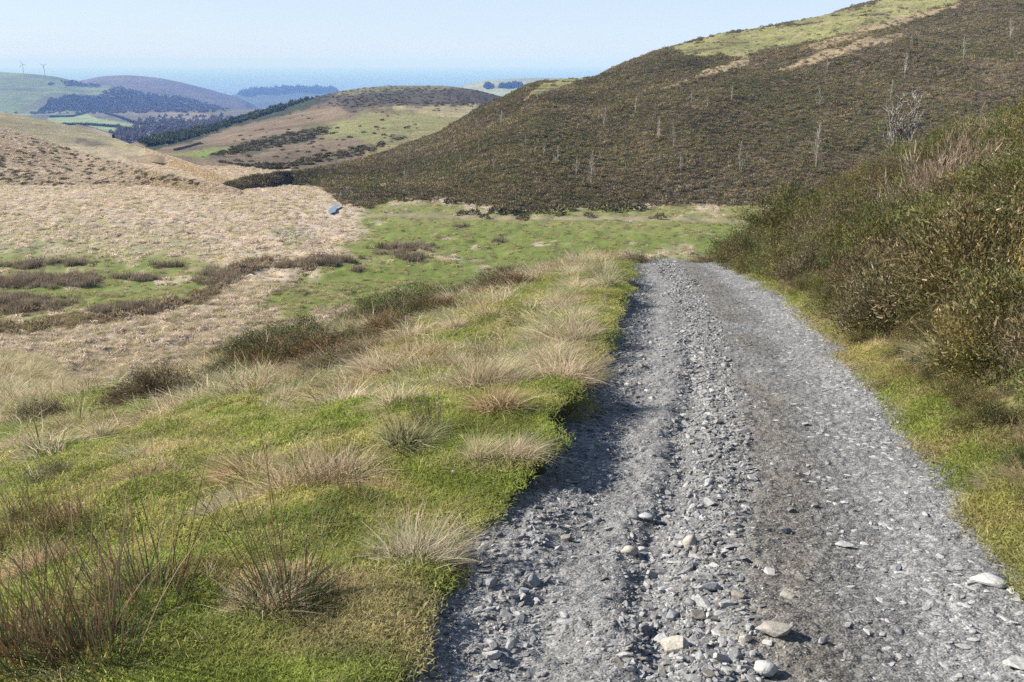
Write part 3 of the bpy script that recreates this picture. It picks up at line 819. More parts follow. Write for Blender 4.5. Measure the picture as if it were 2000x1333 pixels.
def hummock(seed, n=50, R=.3, h=.22, sz=.15, ca=(.64, .53, .42), cb=(.52, .43, .33)):
    g = np.random.default_rng(seed)
    a = g.normal(size=(n, 3)); a[:, 2] = np.abs(a[:, 2]) + .1; a = unit(a)
    b = a * np.array([R, R, h]) * .75
    d = a * .8 + g.normal(0, .4, (n, 3)) + np.array([.25, 0, .15]); k = g.uniform(0, 1, (n, 1)); c = np.asarray(ca) * k + np.asarray(cb) * (1 - k)
    return blades(g, b, d, sz * g.uniform(.6, 1.5, n), np.full(n, sz * .38), g.normal(0, .2, (n, 3)) - [0, 0, .2], 1, c * .95, c, .3)
VLOWT = [proto("low_tussock", *hummock(21), M_STRAW), proto("low_tussock", *hummock(22, h=.3, R=.26, ca=(.70, .59, .47)), M_STRAW), proto("low_tussock", *hummock(23, h=.17, R=.36, ca=(.50, .45, .24), cb=(.38, .36, .16)), M_STRAW)]

def gpt(u, v):
    x, y, z, r = hit(u, v)
    return x, y, float(ground_z(np.array([x]), np.array([y]))[0]), r

CNT = {}
def place(name, me, loc, rz, sc, label, cat, group=None, tint=(1, 1, 1), tilt=(0, 0)):
    o = link(name, me); o.location = loc; o.rotation_euler = (tilt[0], tilt[1], rz)
    o.scale = sc if hasattr(sc, '__len__') else (sc, sc, sc)
    o['tint'] = [float(t) for t in tint]
    tag(o, label, cat, group)
    return o

# tussocks one can point at
HERO_T = [
    (818, 1092, 1.45, 3, "wide straw coloured grass tussock on the turf edge nearest the track"),
    (470, 1010, .9, 0, "pale tussock below the big straw and rush clump on the slope"),
    (425, 1035, .8, 2, "small green based tussock in open turf left of the rush stems"),
    (935, 893, .95, 5, "left one of two tussocks side by side on the turf lip"),
    (1010, 885, 1.0, 3, "right one of two tussocks side by side on the turf lip"),
    (1105, 740, 1.25, 1, "spreading pale tussock on the bank edge above the shaded stones"),
    (1035, 715, 1.3, 4, "silvery tussock with a green heart in the upper bank"),
    (1110, 640, 1.5, 0, "tall silvery tussock just below the crest grasses"),
    (935, 755, 1.1, 5, "straw tussock below the brown rush clump on the bank"),
    (735, 740, 1.3, 3, "straw tussock alone on the open middle slope"),
    (1060, 668, 1.2, 1, "dark shadowed tussock between two silvery ones"),
    (285, 905, 1.25, 1, "broad bleached tussock on the far left slope"),
    (1185, 560, 1.1, 2, "upright tussock beside the far bend of the bank"),
    (1850, 715, 1.1, 5, "straw tussock standing under the gorse beside the track"),
    (1655, 560, 1.2, 2, "arching straw tussock hanging over the gorse bank"),
    (1960, 950, .9, 3, "low dry tussock on the right verge"),
]
for (u_, v_, s_, k_, lab) in HERO_T:
    x_, y_, z_, r_ = gpt(u_, v_)
    place("grass_tussock", TUS[k_], (x_, y_, z_ - .01), random.uniform(0, 6.28), (s_ * (.52 if v_ > 800 else .85), s_ * (.47 if v_ > 800 else .8), s_ * (.48 if v_ > 800 else .85)), lab, "tussock", "straw tussocks on the grassy bank",
          tint=(1, random.uniform(.95, 1.05), random.uniform(.9, 1.1)))
for i_, y_ in enumerate(np.linspace(8.5, 29, 24)):
    d_ = random.uniform(.25, 1.3); x_ = float(xl(y_)) - d_; z_ = float(ground_z(np.array([x_]), np.array([y_]))[0]); s_ = random.uniform(.65, 1.15); j = i_ % 2
    place("grass_tussock", TUS[random.randrange(6)], (x_, float(y_), z_ - .01), random.uniform(0, 6.28), (s_, s_, s_ * .95), ("straw tussock on the lip of the bank along the shaded track edge", "silvery green tussock on the lip of the bank along the shaded track edge")[j],
          "tussock", ("straw tussocks along the bank lip", "silvery green tussocks along the bank lip")[j], tint=np.array([(1.05, 1.02, .98), (.85, .95, .8)][j]) * random.uniform(.9, 1.1))
for i_, y_ in enumerate(np.exp(np.linspace(math.log(3.6), math.log(27), 15))):
    x_ = float(xr(y_)) + random.uniform(.12, .45); z_ = float(ground_z(np.array([x_]), np.array([float(y_)]))[0]); s_ = random.uniform(.3, .6)
    place("grass_tussock", TUS[random.randrange(6)], (x_, float(y_), z_ - .01), random.uniform(0, 6.28), (s_, s_, s_), "dry grass tussock on the narrow verge between track and gorse", "tussock", "dry tussocks on the gorse side verge", tint=np.array([1., .92, .8]) * random.uniform(.85, 1.1))
# and the rest of the nearest ones
cand = []
n = 5200
ph = RNG.uniform(-.56, .30, n); r = np.exp(RNG.uniform(math.log(5.0), math.log(36), n))
x = r * np.sin(ph); y = r * np.cos(ph); z = ground_z(x, y); d = xl(y) - x
cs, stw = slope_cols(x, y)
u, v = proj(x, y, z)
ok = (d > .25) & (hillside_z(x, y, False) > floor_z(x, y) + 2.0) & (u > -60) & (v < 1330)
dens = (.05 + .95 * stw) * sstep(2.5, 8.0, r) * np.clip(.25 + r / 14, 0, 1) + .5 * sstep(1.2, .4, d) * sstep(7, 10, y) * (d > 0)
ok &= RNG.uniform(0, 1, n) < dens
x, y, z, r, stw = x[ok], y[ok], z[ok], r[ok], stw[ok]
order = np.argsort(r); sel = []
for k in order:
    if all((x[k] - x[j]) ** 2 + (y[k] - y[j]) ** 2 > .37 ** 2 for j in sel[-200:]): sel.append(k)
    if len(sel) > 800: break
x, y, z, r, stw = x[sel], y[sel], z[sel], r[sel], stw[sel]
LBL = ["bleached straw tussock on the grassy slope beside the track", "greenish straw tussock on the grassy slope beside the track", "brownish straw tussock on the grassy slope beside the track"]
TNT = [(1.05, 1.03, 1.03), (.78, .90, .66), (.86, .75, .65)]
nind = 240
for k in range(min(nind, len(x))):
    j = int(RNG.choice(3, p=(.5, .22, .28))); s_ = float(RNG.uniform(.4, .95))
    place("grass_tussock", TUS[int(RNG.integers(0, 6))], (float(x[k]), float(y[k]), float(z[k]) - .015), float(RNG.uniform(0, 6.28)), (s_, s_, s_ * float(RNG.uniform(.7, 1.05))), LBL[j], "tussock",
          "%s tussocks on the slope" % ("bleached", "greenish", "brownish")[j], tint=np.array(TNT[j]) * RNG.uniform(.85, 1.12))
x, y, z, r = x[nind:], y[nind:], z[nind:], r[nind:]
# further, smaller ones that nobody could count: slope, then the whole valley floor
n = 34000
ph2 = RNG.uniform(-.58, .22, n); r2 = np.sqrt(RNG.uniform(7 ** 2, 75 ** 2, n))
x2 = r2 * np.sin(ph2); y2 = r2 * np.cos(ph2); d2_ = xl(y2) - x2
cs2, st2 = slope_cols(x2, y2)
hz = hillside_z(x2, y2, False)
ok = (d2_ > .4) & (hz > floor_z(x2, y2) + .5) & (RNG.uniform(0, 1, n) < .12 + .88 * st2)
x = np.concatenate([x, x2[ok]]); y = np.concatenate([y, y2[ok]])
z = ground_z(x, y); n = len(x)
t_ = np.array(TNT)[RNG.choice(3, n, p=(.5, .18, .32))] * RNG.uniform(.8, 1.15, (n, 1))
s_ = RNG.uniform(.4, 1.0, n) * (1 + np.hypot(x, y) / 55)
scatter("grass_tussocks", np.stack([x, y, z - .02], 1), zrot(n), np.stack([s_, s_, s_ * RNG.uniform(.6, 1.1, n)], 1), t_, RNG.integers(0, 4, n), LOWT,
        "small bleached tussocks thickly covering the lower slope", "tussocks")

n = 105000
ph2 = RNG.uniform(-.60, .30, n); r2 = np.sqrt(RNG.uniform(55 ** 2, 400 ** 2, n))
x = r2 * np.sin(ph2); y = r2 * np.cos(ph2); z = ground_z(x, y)
ok = (hillside_z(x, y, False) < floor_z(x, y) + .5)
x, y, z = x[ok], y[ok], z[ok]
cf, gg, rb, tr = floor_cols(x, y, z)
u, v = proj(x, y, z)
big = RNG.uniform(0, 1, len(x))
pm = np.maximum(polymask(u, v, [(634, 426), (632, 405), (648, 392), (668, 388), (669, 426)], 1, 0), polymask(u, v, [(655, 395), (662, 374), (684, 370), (698, 380), (686, 392)], 1, 0))
ok = (v < 720) & (pm < .5) & (u > -150) & (u < 1560) & (big < np.clip(1.0 - .58 * gg - tr, .04, 1))
x, y, z, cf, gg, rb = x[ok], y[ok], z[ok], cf[ok], gg[ok], rb[ok]; n = len(x)
base = np.where((gg > .5)[:, None], np.array([.84, .80, .60]), np.array([1.17, 1.16, 1.22]))
base = np.where((rb > .5)[:, None], np.array([.50, .46, .38]), base) * RNG.uniform(.75, 1.15, (n, 1))
s_ = RNG.uniform(.6, 1.5, n) * np.where(rb > .5, 1.3, 1) * np.where(gg > .5, .75, 1)
scatter("bog_tussocks", np.stack([x, y, z - .03], 1), zrot(n), np.stack([s_ * 1.2, s_ * 1.2, s_ * RNG.uniform(.6, 1.1, n) * np.where(rb > .5, 1.5, 1)], 1), base, RNG.integers(0, 3, n), VLOWT,
        "pinkish dead grass tussocks covering the boggy valley floor", "tussocks")

n = 16000
ph2 = RNG.uniform(-.60, .0, n); r2 = np.sqrt(RNG.uniform(24 ** 2, 105 ** 2, n))
x = r2 * np.sin(ph2); y = r2 * np.cos(ph2); z = ground_z(x, y)
ok = (hillside_z(x, y, False) < floor_z(x, y) + 1.2)
x, y, z = x[ok], y[ok], z[ok]; cf, gg, rb, tr = floor_cols(x, y, z); u, v = proj(x, y, z)
ok = (v < 860) & (u > -150) & (RNG.uniform(0, 1, len(x)) < 1 - .7 * gg); x, y, z, gg, rb = x[ok], y[ok], z[ok], gg[ok], rb[ok]; n = len(x)
tn = np.where((rb > .5)[:, None], np.array([.55, .48, .4]), np.where((gg > .5)[:, None], np.array([.8, .84, .6]), np.array([1.12, 1.09, 1.12]))) * RNG.uniform(.75, 1.15, (n, 1))
s_ = RNG.uniform(.8, 1.7, n)
scatter("bog_tussocks", np.stack([x, y, z - .03], 1), zrot(n), np.stack([s_, s_, s_ * RNG.uniform(.6, 1.0, n)], 1), tn, RNG.integers(0, 4, n), LOWT, "fluffy straw tussocks on the near side of the valley floor", "tussocks")

# ------------------------------------------------------------------ rush clumps
RB = np.array([.075, .10, .04]); RT = np.array([.235, .125, .065]); RD = np.array([.34, .25, .16])
def rush(seed, n=150, R=.17, h=.75, spread=.35, wob=.25, green=.6):
    g = np.random.default_rng(seed)
    a = g.uniform(0, 6.28, n); q = R * np.sqrt(g.uniform(0, 1, n)); o_ = np.stack([np.cos(a), np.sin(a), np.zeros(n)], 1)
    b = o_ * q[:, None]; b[:, 2] = -.03
    d = o_ * (q / R)[:, None] * spread + np.stack([g.normal(-.16, wob * .6, n), g.normal(0, wob * .6, n), np.ones(n)], 1)
    bend = o_ * .08 + np.stack([g.normal(-.03, .08, n), g.normal(0, .08, n), -g.uniform(0, .15, n)], 1)
    k = g.uniform(0, 1, (n, 1))
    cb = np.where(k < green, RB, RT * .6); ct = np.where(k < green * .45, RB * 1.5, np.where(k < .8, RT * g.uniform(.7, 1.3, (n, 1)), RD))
    A = blades(g, b, d, h * g.uniform(.3, 1.1, n), .0052 * g.uniform(.7, 1.2, n), bend, 4, cb, ct, .25)
    # dead bent leaves and green grass at the foot
    m = 520; a = g.uniform(0, 6.28, m); q = R * 1.15 * np.sqrt(g.uniform(0, 1, m)); o_ = np.stack([np.cos(a), np.sin(a), np.zeros(m)], 1)
    b = o_ * q[:, None]; b[:, 2] = -.02
    dd = o_ * (.2 + .4 * g.uniform(0, 1, (m, 1))) + np.stack([g.normal(0, .3, m), g.normal(0, .3, m), np.ones(m)], 1)
    k = g.uniform(0, 1, (m, 1)); cc = np.where(k < .88, RB * g.uniform(.6, 1.5, (m, 1)), RD * g.uniform(.7, 1.3, (m, 1)))
    B = blades(g, b, dd, h * .26 * g.uniform(.5, 1.5, m), .006 * g.uniform(.7, 1.4, m), o_ * .4 + np.array([0, 0, -.45]), 3, cc * .7, cc)
    return A, B
RUSH = []
for s, n_, R, h, sp, wb, gr in ((31, 110, .16, .66, .40, .30, .6), (32, 75, .13, .74, .35, .24, .5), (33, 190, .19, .46, .35, .25, .2), (34, 40, .09, .58, .25, .2, .3), (35, 150, .13, .50, .25, .18, .9)):
    A, B = rush(s, n_, R, h, sp, wb, gr)
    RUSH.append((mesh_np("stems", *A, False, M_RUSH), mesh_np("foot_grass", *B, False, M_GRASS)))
def rush_clump(u_, v_, s, k, lab, group=None, sz=1.0, tint=(1, 1, 1)):
    x_, y_, z_, r_ = gpt(u_, v_)
    s *= .74 if v_ < 1140 else 1.12; e = empty("rush_clump", (x_, y_, z_), random.uniform(-.6, .6), s); e.scale = (s * .9, s * .9, s * sz)
    tag(e, lab, "rush clump", group)
    for nm, me in zip(("stems", "foot_grass"), RUSH[k]):
        o = link(nm, me, e); o['tint'] = list(map(float, tint))
for a_ in [
    (285, 1215, .92, 0, "dense clump of tall dark rush stems in the lower left turf"),
    (555, 1195, .85, 1, "rush clump with thin tall stems and a dark green foot"),
    (95, 1325, 1.0, 2, "brown rush clump cut by the bottom left corner"),
    (10, 1330, 1.0, 0, "dark green rushes in the very corner of the turf"),
    (195, 1330, .95, 1, "loose tall rush stems between the corner clump and the dense one"),
    (640, 955, 1.0, 2, "big brown rush clump mixed with pale arching straw"),
    (700, 985, .8, 3, "few thin rush stems standing alone beside the big straw clump"),
    (840, 842, .95, 4, "upright green rush clump halfway along the bank"),
    (785, 870, .9, 3, "sparse brown rush stems left of the upright green clump"),
    (955, 705, 1.1, 2, "brown rush clump on the upper bank below the crest"),
    (140, 1050, 1.0, 2, "brown rush clump on the left edge of the slope"),
    (25, 1075, 1.1, 2, "ragged straw brown rush clump at the left picture edge"),
    (60, 1030, 1.0, 3, "thin brown rushes behind the ragged clump at the left edge"),
    (1010, 640, 1.1, 3, "fine brown rush stems above the silvery tussocks"),
    (1165, 545, 1.2, 3, "thin rush stems near the far end of the bank"),
    (1190, 505, 1.6, 2, "reddish brown rush clump at the crest beside the track end")]:
    rush_clump(*a_)
# big straw skirts round the large brown clump
for (u_, v_, s_, lab) in ((590, 955, 1.5, "pale arching straw tussock leaning left from the big rush clump"), (665, 930, 1.3, "straw tussock behind the big brown rush clump"), (510, 1205, .9, "dead straw skirt on the left of the tall stemmed rush clump")):
    x_, y_, z_, r_ = gpt(u_, v_); place("grass_tussock", TUS[3], (x_, y_, z_), 2.2, (s_ * .62, s_ * .55, s_ * .6), lab, "tussock", tint=(1.05, 1.02, 1))

# rush beds on the valley floor, seen as separate dark clumps
RLOW = [proto("rush_bed_clump", *join_parts([blades(np.random.default_rng(60 + k), np.random.default_rng(70 + k).normal(0, .5, (90, 3)) * [1, 1, 0], np.random.default_rng(80 + k).normal(0, .28, (90, 3)) * [1, 1, 0] + [0, 0, 1], np.random.default_rng(90 + k).uniform(.5, 1.1, 90), np.full(90, .07), np.zeros((90, 3)), 1, np.array([.12, .11, .06]), np.array([.21, .16, .11]) * (.8 + .2 * k))]), M_RUSH) for k in range(3)]
pts = []
for (cu, cv, su, sv, nn) in ((640, 512, 55, 7, 90), (560, 522, 25, 4, 30), (40, 552, 90, 10, 170), (40, 594, 80, 12, 190), (160, 550, 40, 10, 60), (120, 515, 60, 5, 50), (270, 545, 40, 6, 40), (790, 485, 55, 5, 60), (815, 507, 30, 5, 26), (700, 530, 12, 3, 8), (430, 545, 40, 14, 90), (470, 528, 20, 5, 25), (250, 605, 60, 8, 60), (970, 474, 20, 3, 10), (905, 443, 16, 2, 8), (1275, 428, 15, 2, 8), (320, 525, 30, 5, 24), (60, 522, 40, 5, 30)):
    for _ in range(nn):
        pts.append((RNG.normal(cu, su * .55), RNG.normal(cv, sv * .55)))
pts = [q for q in pts if random.random() < .62]; P = np.array([gpt(a, b)[:3] for a, b in pts]); n = len(P)
scatter("rush_beds", P, zrot(n), RNG.uniform(.4, .85, n), W1 * RNG.uniform(1.0, 2.1, (n, 1)), RNG.integers(0, 3, n), RLOW, "brown beds of rushes along the wet valley floor", "rushes")

# ------------------------------------------------------------------ heather hill cover
def shrublet(seed, n=90, R=.55, h=.5, sz=.16, ca=(.1, .08, .05), cb=(.06, .06, .03)):
    g = np.random.default_rng(seed)
    a = g.normal(size=(n, 3)); a[:, 2] = np.abs(a[:, 2]); a = unit(a) * (g.uniform(.35, 1, (n, 1)) ** .5)
    b = a * np.array([R, R, h])
    d = a + g.normal(0, .5, (n, 3)) + np.array([0, 0, .5])
    k = g.uniform(0, 1, (n, 1)); c = np.asarray(ca) * k + np.asarray(cb) * (1 - k)
    return blades(g, b, d, sz * g.uniform(.7, 1.5, n), np.full(n, sz * .65), g.normal(0, .2, (n, 3)), 1, c * .8, c * g.uniform(.8, 1.3, (n, 1)), .35)
HEA = [proto("heath_shrublet", *shrublet(200 + k, 100, .56, .44, .135, a_, b_), M_HEATH) for k, (a_, b_) in enumerate((((.18, .145, .085), (.145, .115, .062)), ((.115, .12, .045), (.09, .095, .037)), ((.21, .18, .125), (.165, .14, .088)), ((.14, .13, .055), (.15, .122, .06))))]
n = 150000
ph = RNG.uniform(ray(380, 250)[0], ray(2080, 250)[0], n); t = RNG.uniform(0, 1.04, n) ** .85
x, y, z = HL.z(ph, t)
u, v = proj(x, y, z)
m, m2 = in_grassy(u, v)
nn_ = fbm(x / 5, y / 5, 222, 3)
ok = RNG.uniform(0, 1, n) > np.maximum(m * np.where(nn_ > .75, .2, .985), m2 * .86)
ok &= ~((u > 1480) & (v > 420)) & (u > 440)
x, y, z = x[ok], y[ok], z[ok]; n = len(x)
n1 = .5 * fbm(x / 7, y / 7, 223, 4, .6) + .35 * fbm(x / 30, y / 30, 224, 3) + RNG.normal(.05, .45, n)
pid = np.where(n1 < -.35, 1, np.where(n1 < .15, 3, np.where(n1 < .6, 0, 2)))
s_ = np.clip(.72 * np.exp(RNG.normal(0, .32, n)), .35, 1.9)
scatter("heather", np.stack([x, y, z - .1], 1), zrot(n), np.stack([s_, s_, s_ * RNG.uniform(.6, 1.3, n)], 1), np.array([1.46, 1.38, 1.22]) * (1 + .22 * fbm(x / 22, y / 22, 226, 3))[:, None] * RNG.uniform(.85, 1.15, (n, 1)), pid, HEA,
        "dense dark brown heather and low gorse covering the right hand hill", "heather")

# ------------------------------------------------------------------ gorse and heather bushes
def bush(seed, tips=80, per=210, R=.6, h=.62, L=.085, w=.011, pal=((.10, .12, .03), (.16, .13, .05)), up=.25, dead=.05, lump=.25):
    g = np.random.default_rng(seed)
    a = g.normal(size=(tips, 3)); a[:, 2] = np.abs(a[:, 2]) * 1.1; a = unit(a)
    rad = (g.uniform(.62, 1.08, (tips, 1))) * (1 + lump * np.sin(3.1 * np.arctan2(a[:, 1:2], a[:, 0:1]) + seed) * .5)
    c = a * rad * np.array([R, R, h]) + np.array([0, 0, -.02])
    tc_ = np.array(pal)[g.integers(0, len(pal), tips)] * g.uniform(.65, 1.35, (tips, 1))
    n = tips * per; ci = np.repeat(np.arange(tips), per)
    k = g.uniform(-.5, 1, (n, 1)) * .17
    b = c[ci] + a[ci] * k + g.normal(0, .062, (n, 3))
    d = a[ci] * .9 + g.normal(0, .55, (n, 3)) + np.array([0, 0, up])
    col = tc_[ci] * g.uniform(.7, 1.3, (n, 1)); dd = g.uniform(0, 1, (n, 1)) < dead
    col = np.where(dd, np.array([[.36, .29, .20]]) * g.uniform(.7, 1.2, (n, 1)), col)
    A = blades(g, b, d, L * g.uniform(.5, 1.5, n), w * g.uniform(.6, 1.5, n), g.normal(0, .15, (n, 3)), 1, col * .75, col * 1.1, .3)
    m = 46
    q = a[g.integers(0, tips, m)]; B = blades(g, g.normal(0, .08, (m, 3)) * [1, 1, 0], q, (np.linalg.norm(q * [R, R, h], axis=1)) * g.uniform(.8, 1.15, m), np.full(m, .016), g.normal(0, .1, (m, 3)), 4, np.array([.11, .10, .06]), np.array([.16, .14, .08]), .4)
    return A, B
KIND = {
    'green': dict(pal=((.115, .135, .032), (.085, .105, .026), (.17, .165, .042)), dead=.015, L=.030, w=.009),
    'olive': dict(pal=((.15, .14, .04), (.195, .155, .05), (.105, .12, .032), (.16, .13, .06)), dead=.025, L=.030, w=.009),
    'heather': dict(pal=((.165, .125, .06), (.215, .165, .09), (.12, .105, .042)), dead=.08, L=.036, w=.008, up=.4, h=.50),
    'dead': dict(pal=((.38, .31, .22), (.30, .24, .165), (.22, .17, .11)), dead=.3, L=.10, w=.005, up=.9, per=40),
}
BUSH = {}
sd_ = 500
for kk, kw in KIND.items():
    BUSH[kk] = []
    for q in range(4 if kk != 'dead' else 2):
        A, B = bush(sd_, **kw); sd_ += 1
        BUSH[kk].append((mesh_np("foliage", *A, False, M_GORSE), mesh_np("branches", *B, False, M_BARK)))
BL = {'green': ("green gorse bush on the bank beside the track", "gorse bush"), 'olive': ("olive brown gorse bush on the bank beside the track", "gorse bush"),
      'heather': ("brown heather bush on the bank beside the track", "heather bush"), 'dead': ("pale dead stemmed bush on the bank beside the track", "dead bush")}
NMB = {'green': 'gorse_bush', 'olive': 'gorse_bush', 'heather': 'heather_bush', 'dead': 'dead_bush'}
def put_bush(kind, loc, sc, lab=None, group=None):
    e = empty(NMB[kind], loc, random.uniform(0, 6.28)); e.scale = sc
    tag(e, lab or BL[kind][0], BL[kind][1], group)
    q = random.randrange(len(BUSH[kind])); k = random.uniform(.85, 1.25)
    for nm, me in zip(("foliage", "branches"), BUSH[kind][q]):
        o = link(nm, me, e); o['tint'] = [k * random.uniform(.92, 1.08), k * random.uniform(.95, 1.05), k]
    return e
taken = []
def free(x, y, md):
    for (a, b, c_) in taken:
        if (a - x) ** 2 + (b - y) ** 2 < (md * c_) ** 2: return False
    taken.append((x, y, 1.0)); return True
HERO_B = [("green", 1448, 478, 1.5, "dark green gorse bush closest to the track where it drops out of sight"), ("green", 1540, 455, 1.9, "big rounded green gorse bush behind the one nearest the track end"), ("green", 1490, 468, 1.8, "rounded dark green gorse bush at the far end of the bank"), ("olive", 1590, 470, 1.4, "olive gorse bush next to the rounded one at the far end of the bank"),
          ("olive", 1960, 600, 1.55, "large yellowish gorse bush at the right edge of the picture"), ("dead", 1840, 420, 1.6, "pale thicket of dead stems high on the gorse bank"),
          ("dead", 1905, 380, 1.5, "second pale thicket of dead stems beside the high one"), ("green", 1900, 300, 1.4, "bright green gorse bush on the skyline of the bank"),
          ("green", 1985, 235, 1.4, "green gorse bush at the top right of the bank"), ("heather", 1760, 640, 1.2, "brown heather bush behind the arching straw tussock")]
for kd, u_, v_, s_, lab in HERO_B:
    x_, y_, z_, r_ = gpt(u_, v_)
    taken.append((x_, y_, 1.3)); put_bush(kd, (x_, y_, z_ - .05), (s_, s_, s_ * .95), lab)
for (dx_, y_, s_, lab) in ((.75, 32.6, 1.75, "dark rounded gorse bush standing where the track drops out of sight"), (1.7, 34.6, 2.2, "broad dark gorse bush just behind the rounded one at the track end"), (3.1, 35.6, 2.1, "dark gorse bush at the far left shoulder of the bank")):
    x_ = float(xr(y_)) + dx_; z_ = float(ground_z(np.array([x_]), np.array([y_]))[0]); taken.append((x_, y_, 1.5)); put_bush("green", (x_, y_, z_ - .05), (s_, s_, s_ * .95), lab)
cnt = 0
for _ in range(9000):
    y_ = math.exp(random.uniform(math.log(2.6), math.log(44))); e2_ = random.uniform(.22 - .12 * float(sstep(14, 24, y_)), 9.5)
    x_ = float(xr(y_)) + e2_
    if abs(x_ / y_) > .72: continue
    s_ = (.5 + .5 * float(sstep(.4, 1.6, e2_ + .04 * y_))) * random.uniform(.8, 1.35)
    if not free(x_, y_, .54 * s_ + .008 * y_): continue
    n_ = float(fbm(x_ / 3.0, y_ / 3.0, 520, 3)) + random.gauss(0, .35)
    kd = ('olive' if n_ < .15 else 'green' if n_ < .42 else 'heather' if n_ < .95 else 'dead')
    if e2_ < .8 and y_ < 18: s_ *= .62
    z_ = float(ground_z(np.array([x_]), np.array([y_]))[0])
    put_bush(kd, (x_, y_, z_ - .05), (s_, s_, s_ * random.uniform(.75, 1.15)), None, {'green': 'green gorse bushes on the bank', 'olive': 'olive gorse bushes on the bank', 'heather': 'heather bushes on the bank', 'dead': 'dead bushes on the bank'}[kd])
    cnt += 1
    if cnt > 285: break
# low twiggy undergrowth between the bushes
UND = [proto("undergrowth_sprig", *blades(np.random.default_rng(540 + k), np.random.default_rng(541 + k).normal(0, .12, (120, 3)) * [1, 1, .2], np.random.default_rng(542 + k).normal(0, .5, (120, 3)) + [0, 0, .9], np.random.default_rng(543 + k).uniform(.05, .17, 120), np.full(120, .006), np.random.default_rng(544 + k).normal(0, .2, (120, 3)), 2, c_, c_ * 1.25, .3), M_GORSE)
       for k, c_ in enumerate((np.array([.14, .115, .06]), np.array([.11, .115, .035]), np.array([.30, .235, .15])))]
n = 9000
y = np.exp(RNG.uniform(math.log(2.2), math.log(42), n)); e2 = RNG.uniform(.25, 9, n); x = xr(y) + e2
ok = (np.abs(x / y) < .75); x, y, e2 = x[ok], y[ok], e2[ok]; z = ground_z(x, y); n = len(x)
s_ = RNG.uniform(.5, 1.2, n) * (.5 + .5 * sstep(.3, 1.2, e2))
scatter("undergrowth", np.stack([x, y, z], 1), zrot(n), s_, W1 * RNG.uniform(.7, 1.3, (n, 1)), RNG.choice(3, n, p=(.4, .37, .23)), UND, "brown twiggy undergrowth of heather between the gorse bushes", "undergrowth")

# shrubs along the break of slope
EDGE = [("heather", 455, 712, 1.0), ("green", 500, 702, 1.3), ("heather", 540, 694, 1.2), ("green", 580, 682, 1.4), ("heather", 620, 672, 1.1), ("olive", 690, 668, .9), ("green", 705, 640, 1.1), ("green", 740, 626, 1.5), ("olive", 775, 615, 1.4), ("green", 812, 606, 1.8), ("olive", 845, 594, 1.4),
        ("heather", 880, 580, 1.1), ("heather", 925, 568, 1.1), ("green", 960, 556, 1.2), ("heather", 1000, 546, 1.4), ("heather", 320, 795, 1.25), ("heather", 290, 800, .9), ("heather", 700, 698, .9), ("heather", 640, 715, .8), ("heather", 1245, 490, 1.5), ("olive", 1222, 488, .8), ("heather", 1385, 496, 1.3), ("heather", 1360, 500, .7), ("heather", 95, 830, 1.0), ("heather", 130, 945, .5)]
for i_, (kd, u_, v_, s_) in enumerate(EDGE):
    x_, y_, z_, r_ = gpt(u_, v_)
    if r_ > 45:     # the ray slipped over the break of slope
        for dv in range(4, 60, 4):
            x_, y_, z_, r_ = gpt(u_, v_ + dv)
            if r_ < 45: break
    near = u_ < 360 or u_ > 1100
    lab = {290: "smaller brown heather bush left of a larger one low on the slope", 320: "larger brown heather bush alone low on the slope", 1245: "dark heather bush at the crest where the track disappears, on its left", 1222: "olive gorse bush on the bank top at the crest of the track",
           1385: "dark heather bush at the crest where the track disappears, on its right", 1360: "small heather bush in the middle of the crest", 95: "dark flat heather bush at the far left of the slope", 130: "tiny dark heather bush among the turf on the left"}.get(u_)
    s_ *= .68; put_bush(kd, (x_, y_, z_ - .05), (s_ * 1.15, s_ * 1.15, s_ * .75), lab or {"green": "dark green gorse bush along the break of the slope", "olive": "olive gorse bush along the break of the slope", "heather": "brown heather bush along the break of the slope"}[kd], None if lab else "shrubs along the break of the slope, " + kd)

_px = np.array([(440, 716), (520, 702), (600, 686), (680, 664), (720, 644), (790, 616), (860, 596), (940, 570), (1020, 550)], float)
for i_ in range(46):
    u_ = random.uniform(440, 1015); v_ = float(np.interp(u_, _px[:, 0], _px[:, 1])) + random.uniform(0, 26) * (1.0 if u_ < 900 else .5)
    for dv in range(0, 60, 4):
        x_, y_, z_, r_ = gpt(u_, v_ + dv)
        if r_ < 45: break
    rust = i_ % 2; s_ = random.uniform(.42, .85)
    e = put_bush("heather" if rust else "olive", (x_, y_, z_ - .05), (s_ * 1.2, s_ * 1.2, s_ * .7), ("dark olive low shrub in the strip along the break of the slope", "rusty brown heather clump in the strip along the break of the slope")[rust], ("olive shrubs in the strip along the break", "rusty heather in the strip along the break")[rust])
    if rust:
        for ch in e.children: ch['tint'] = [1.02, .80, .64]
    else:
        for ch in e.children: ch['tint'] = [.75, .8, .7]

# bushes strung out along the foot of the heather hill
FOOT = [proto_me for proto_me in (mesh_np("gorse_bush", *shrublet(560 + k, 160, .8, .75, .22, (.16, .13, .06), (.10, .10, .04)), False, M_HEATH) for k in range(2))]
for (u_, v_, s_) in ((904, 421, 1.2), (927, 420, 1.5), (971, 417, 1.8), (992, 417, 2.0), (1008, 419, 1.9), (1022, 428, 1.3), (1045, 417, 1.6), (1085, 419, 2.0), (1190, 414, 1.9), (1223, 411, 2.2), (1252, 410, 1.4), (948, 428, 1.0), (1289, 430, 1.2), (1110, 411, 1.6), (1160, 409, 1.5), (880, 398, 1.5), (1150, 424, 1.0)):
    x_, y_, z_, r_ = gpt(u_, v_)
    place("gorse_bush", FOOT[random.randrange(2)], (x_, y_, z_), random.uniform(0, 6), (s_, s_, s_ * .8), "dark gorse bush standing in the pasture at the foot of the heather hill", "gorse bush", "bushes at the foot of the heather hill", tint=W1 * random.uniform(.8, 1.2))

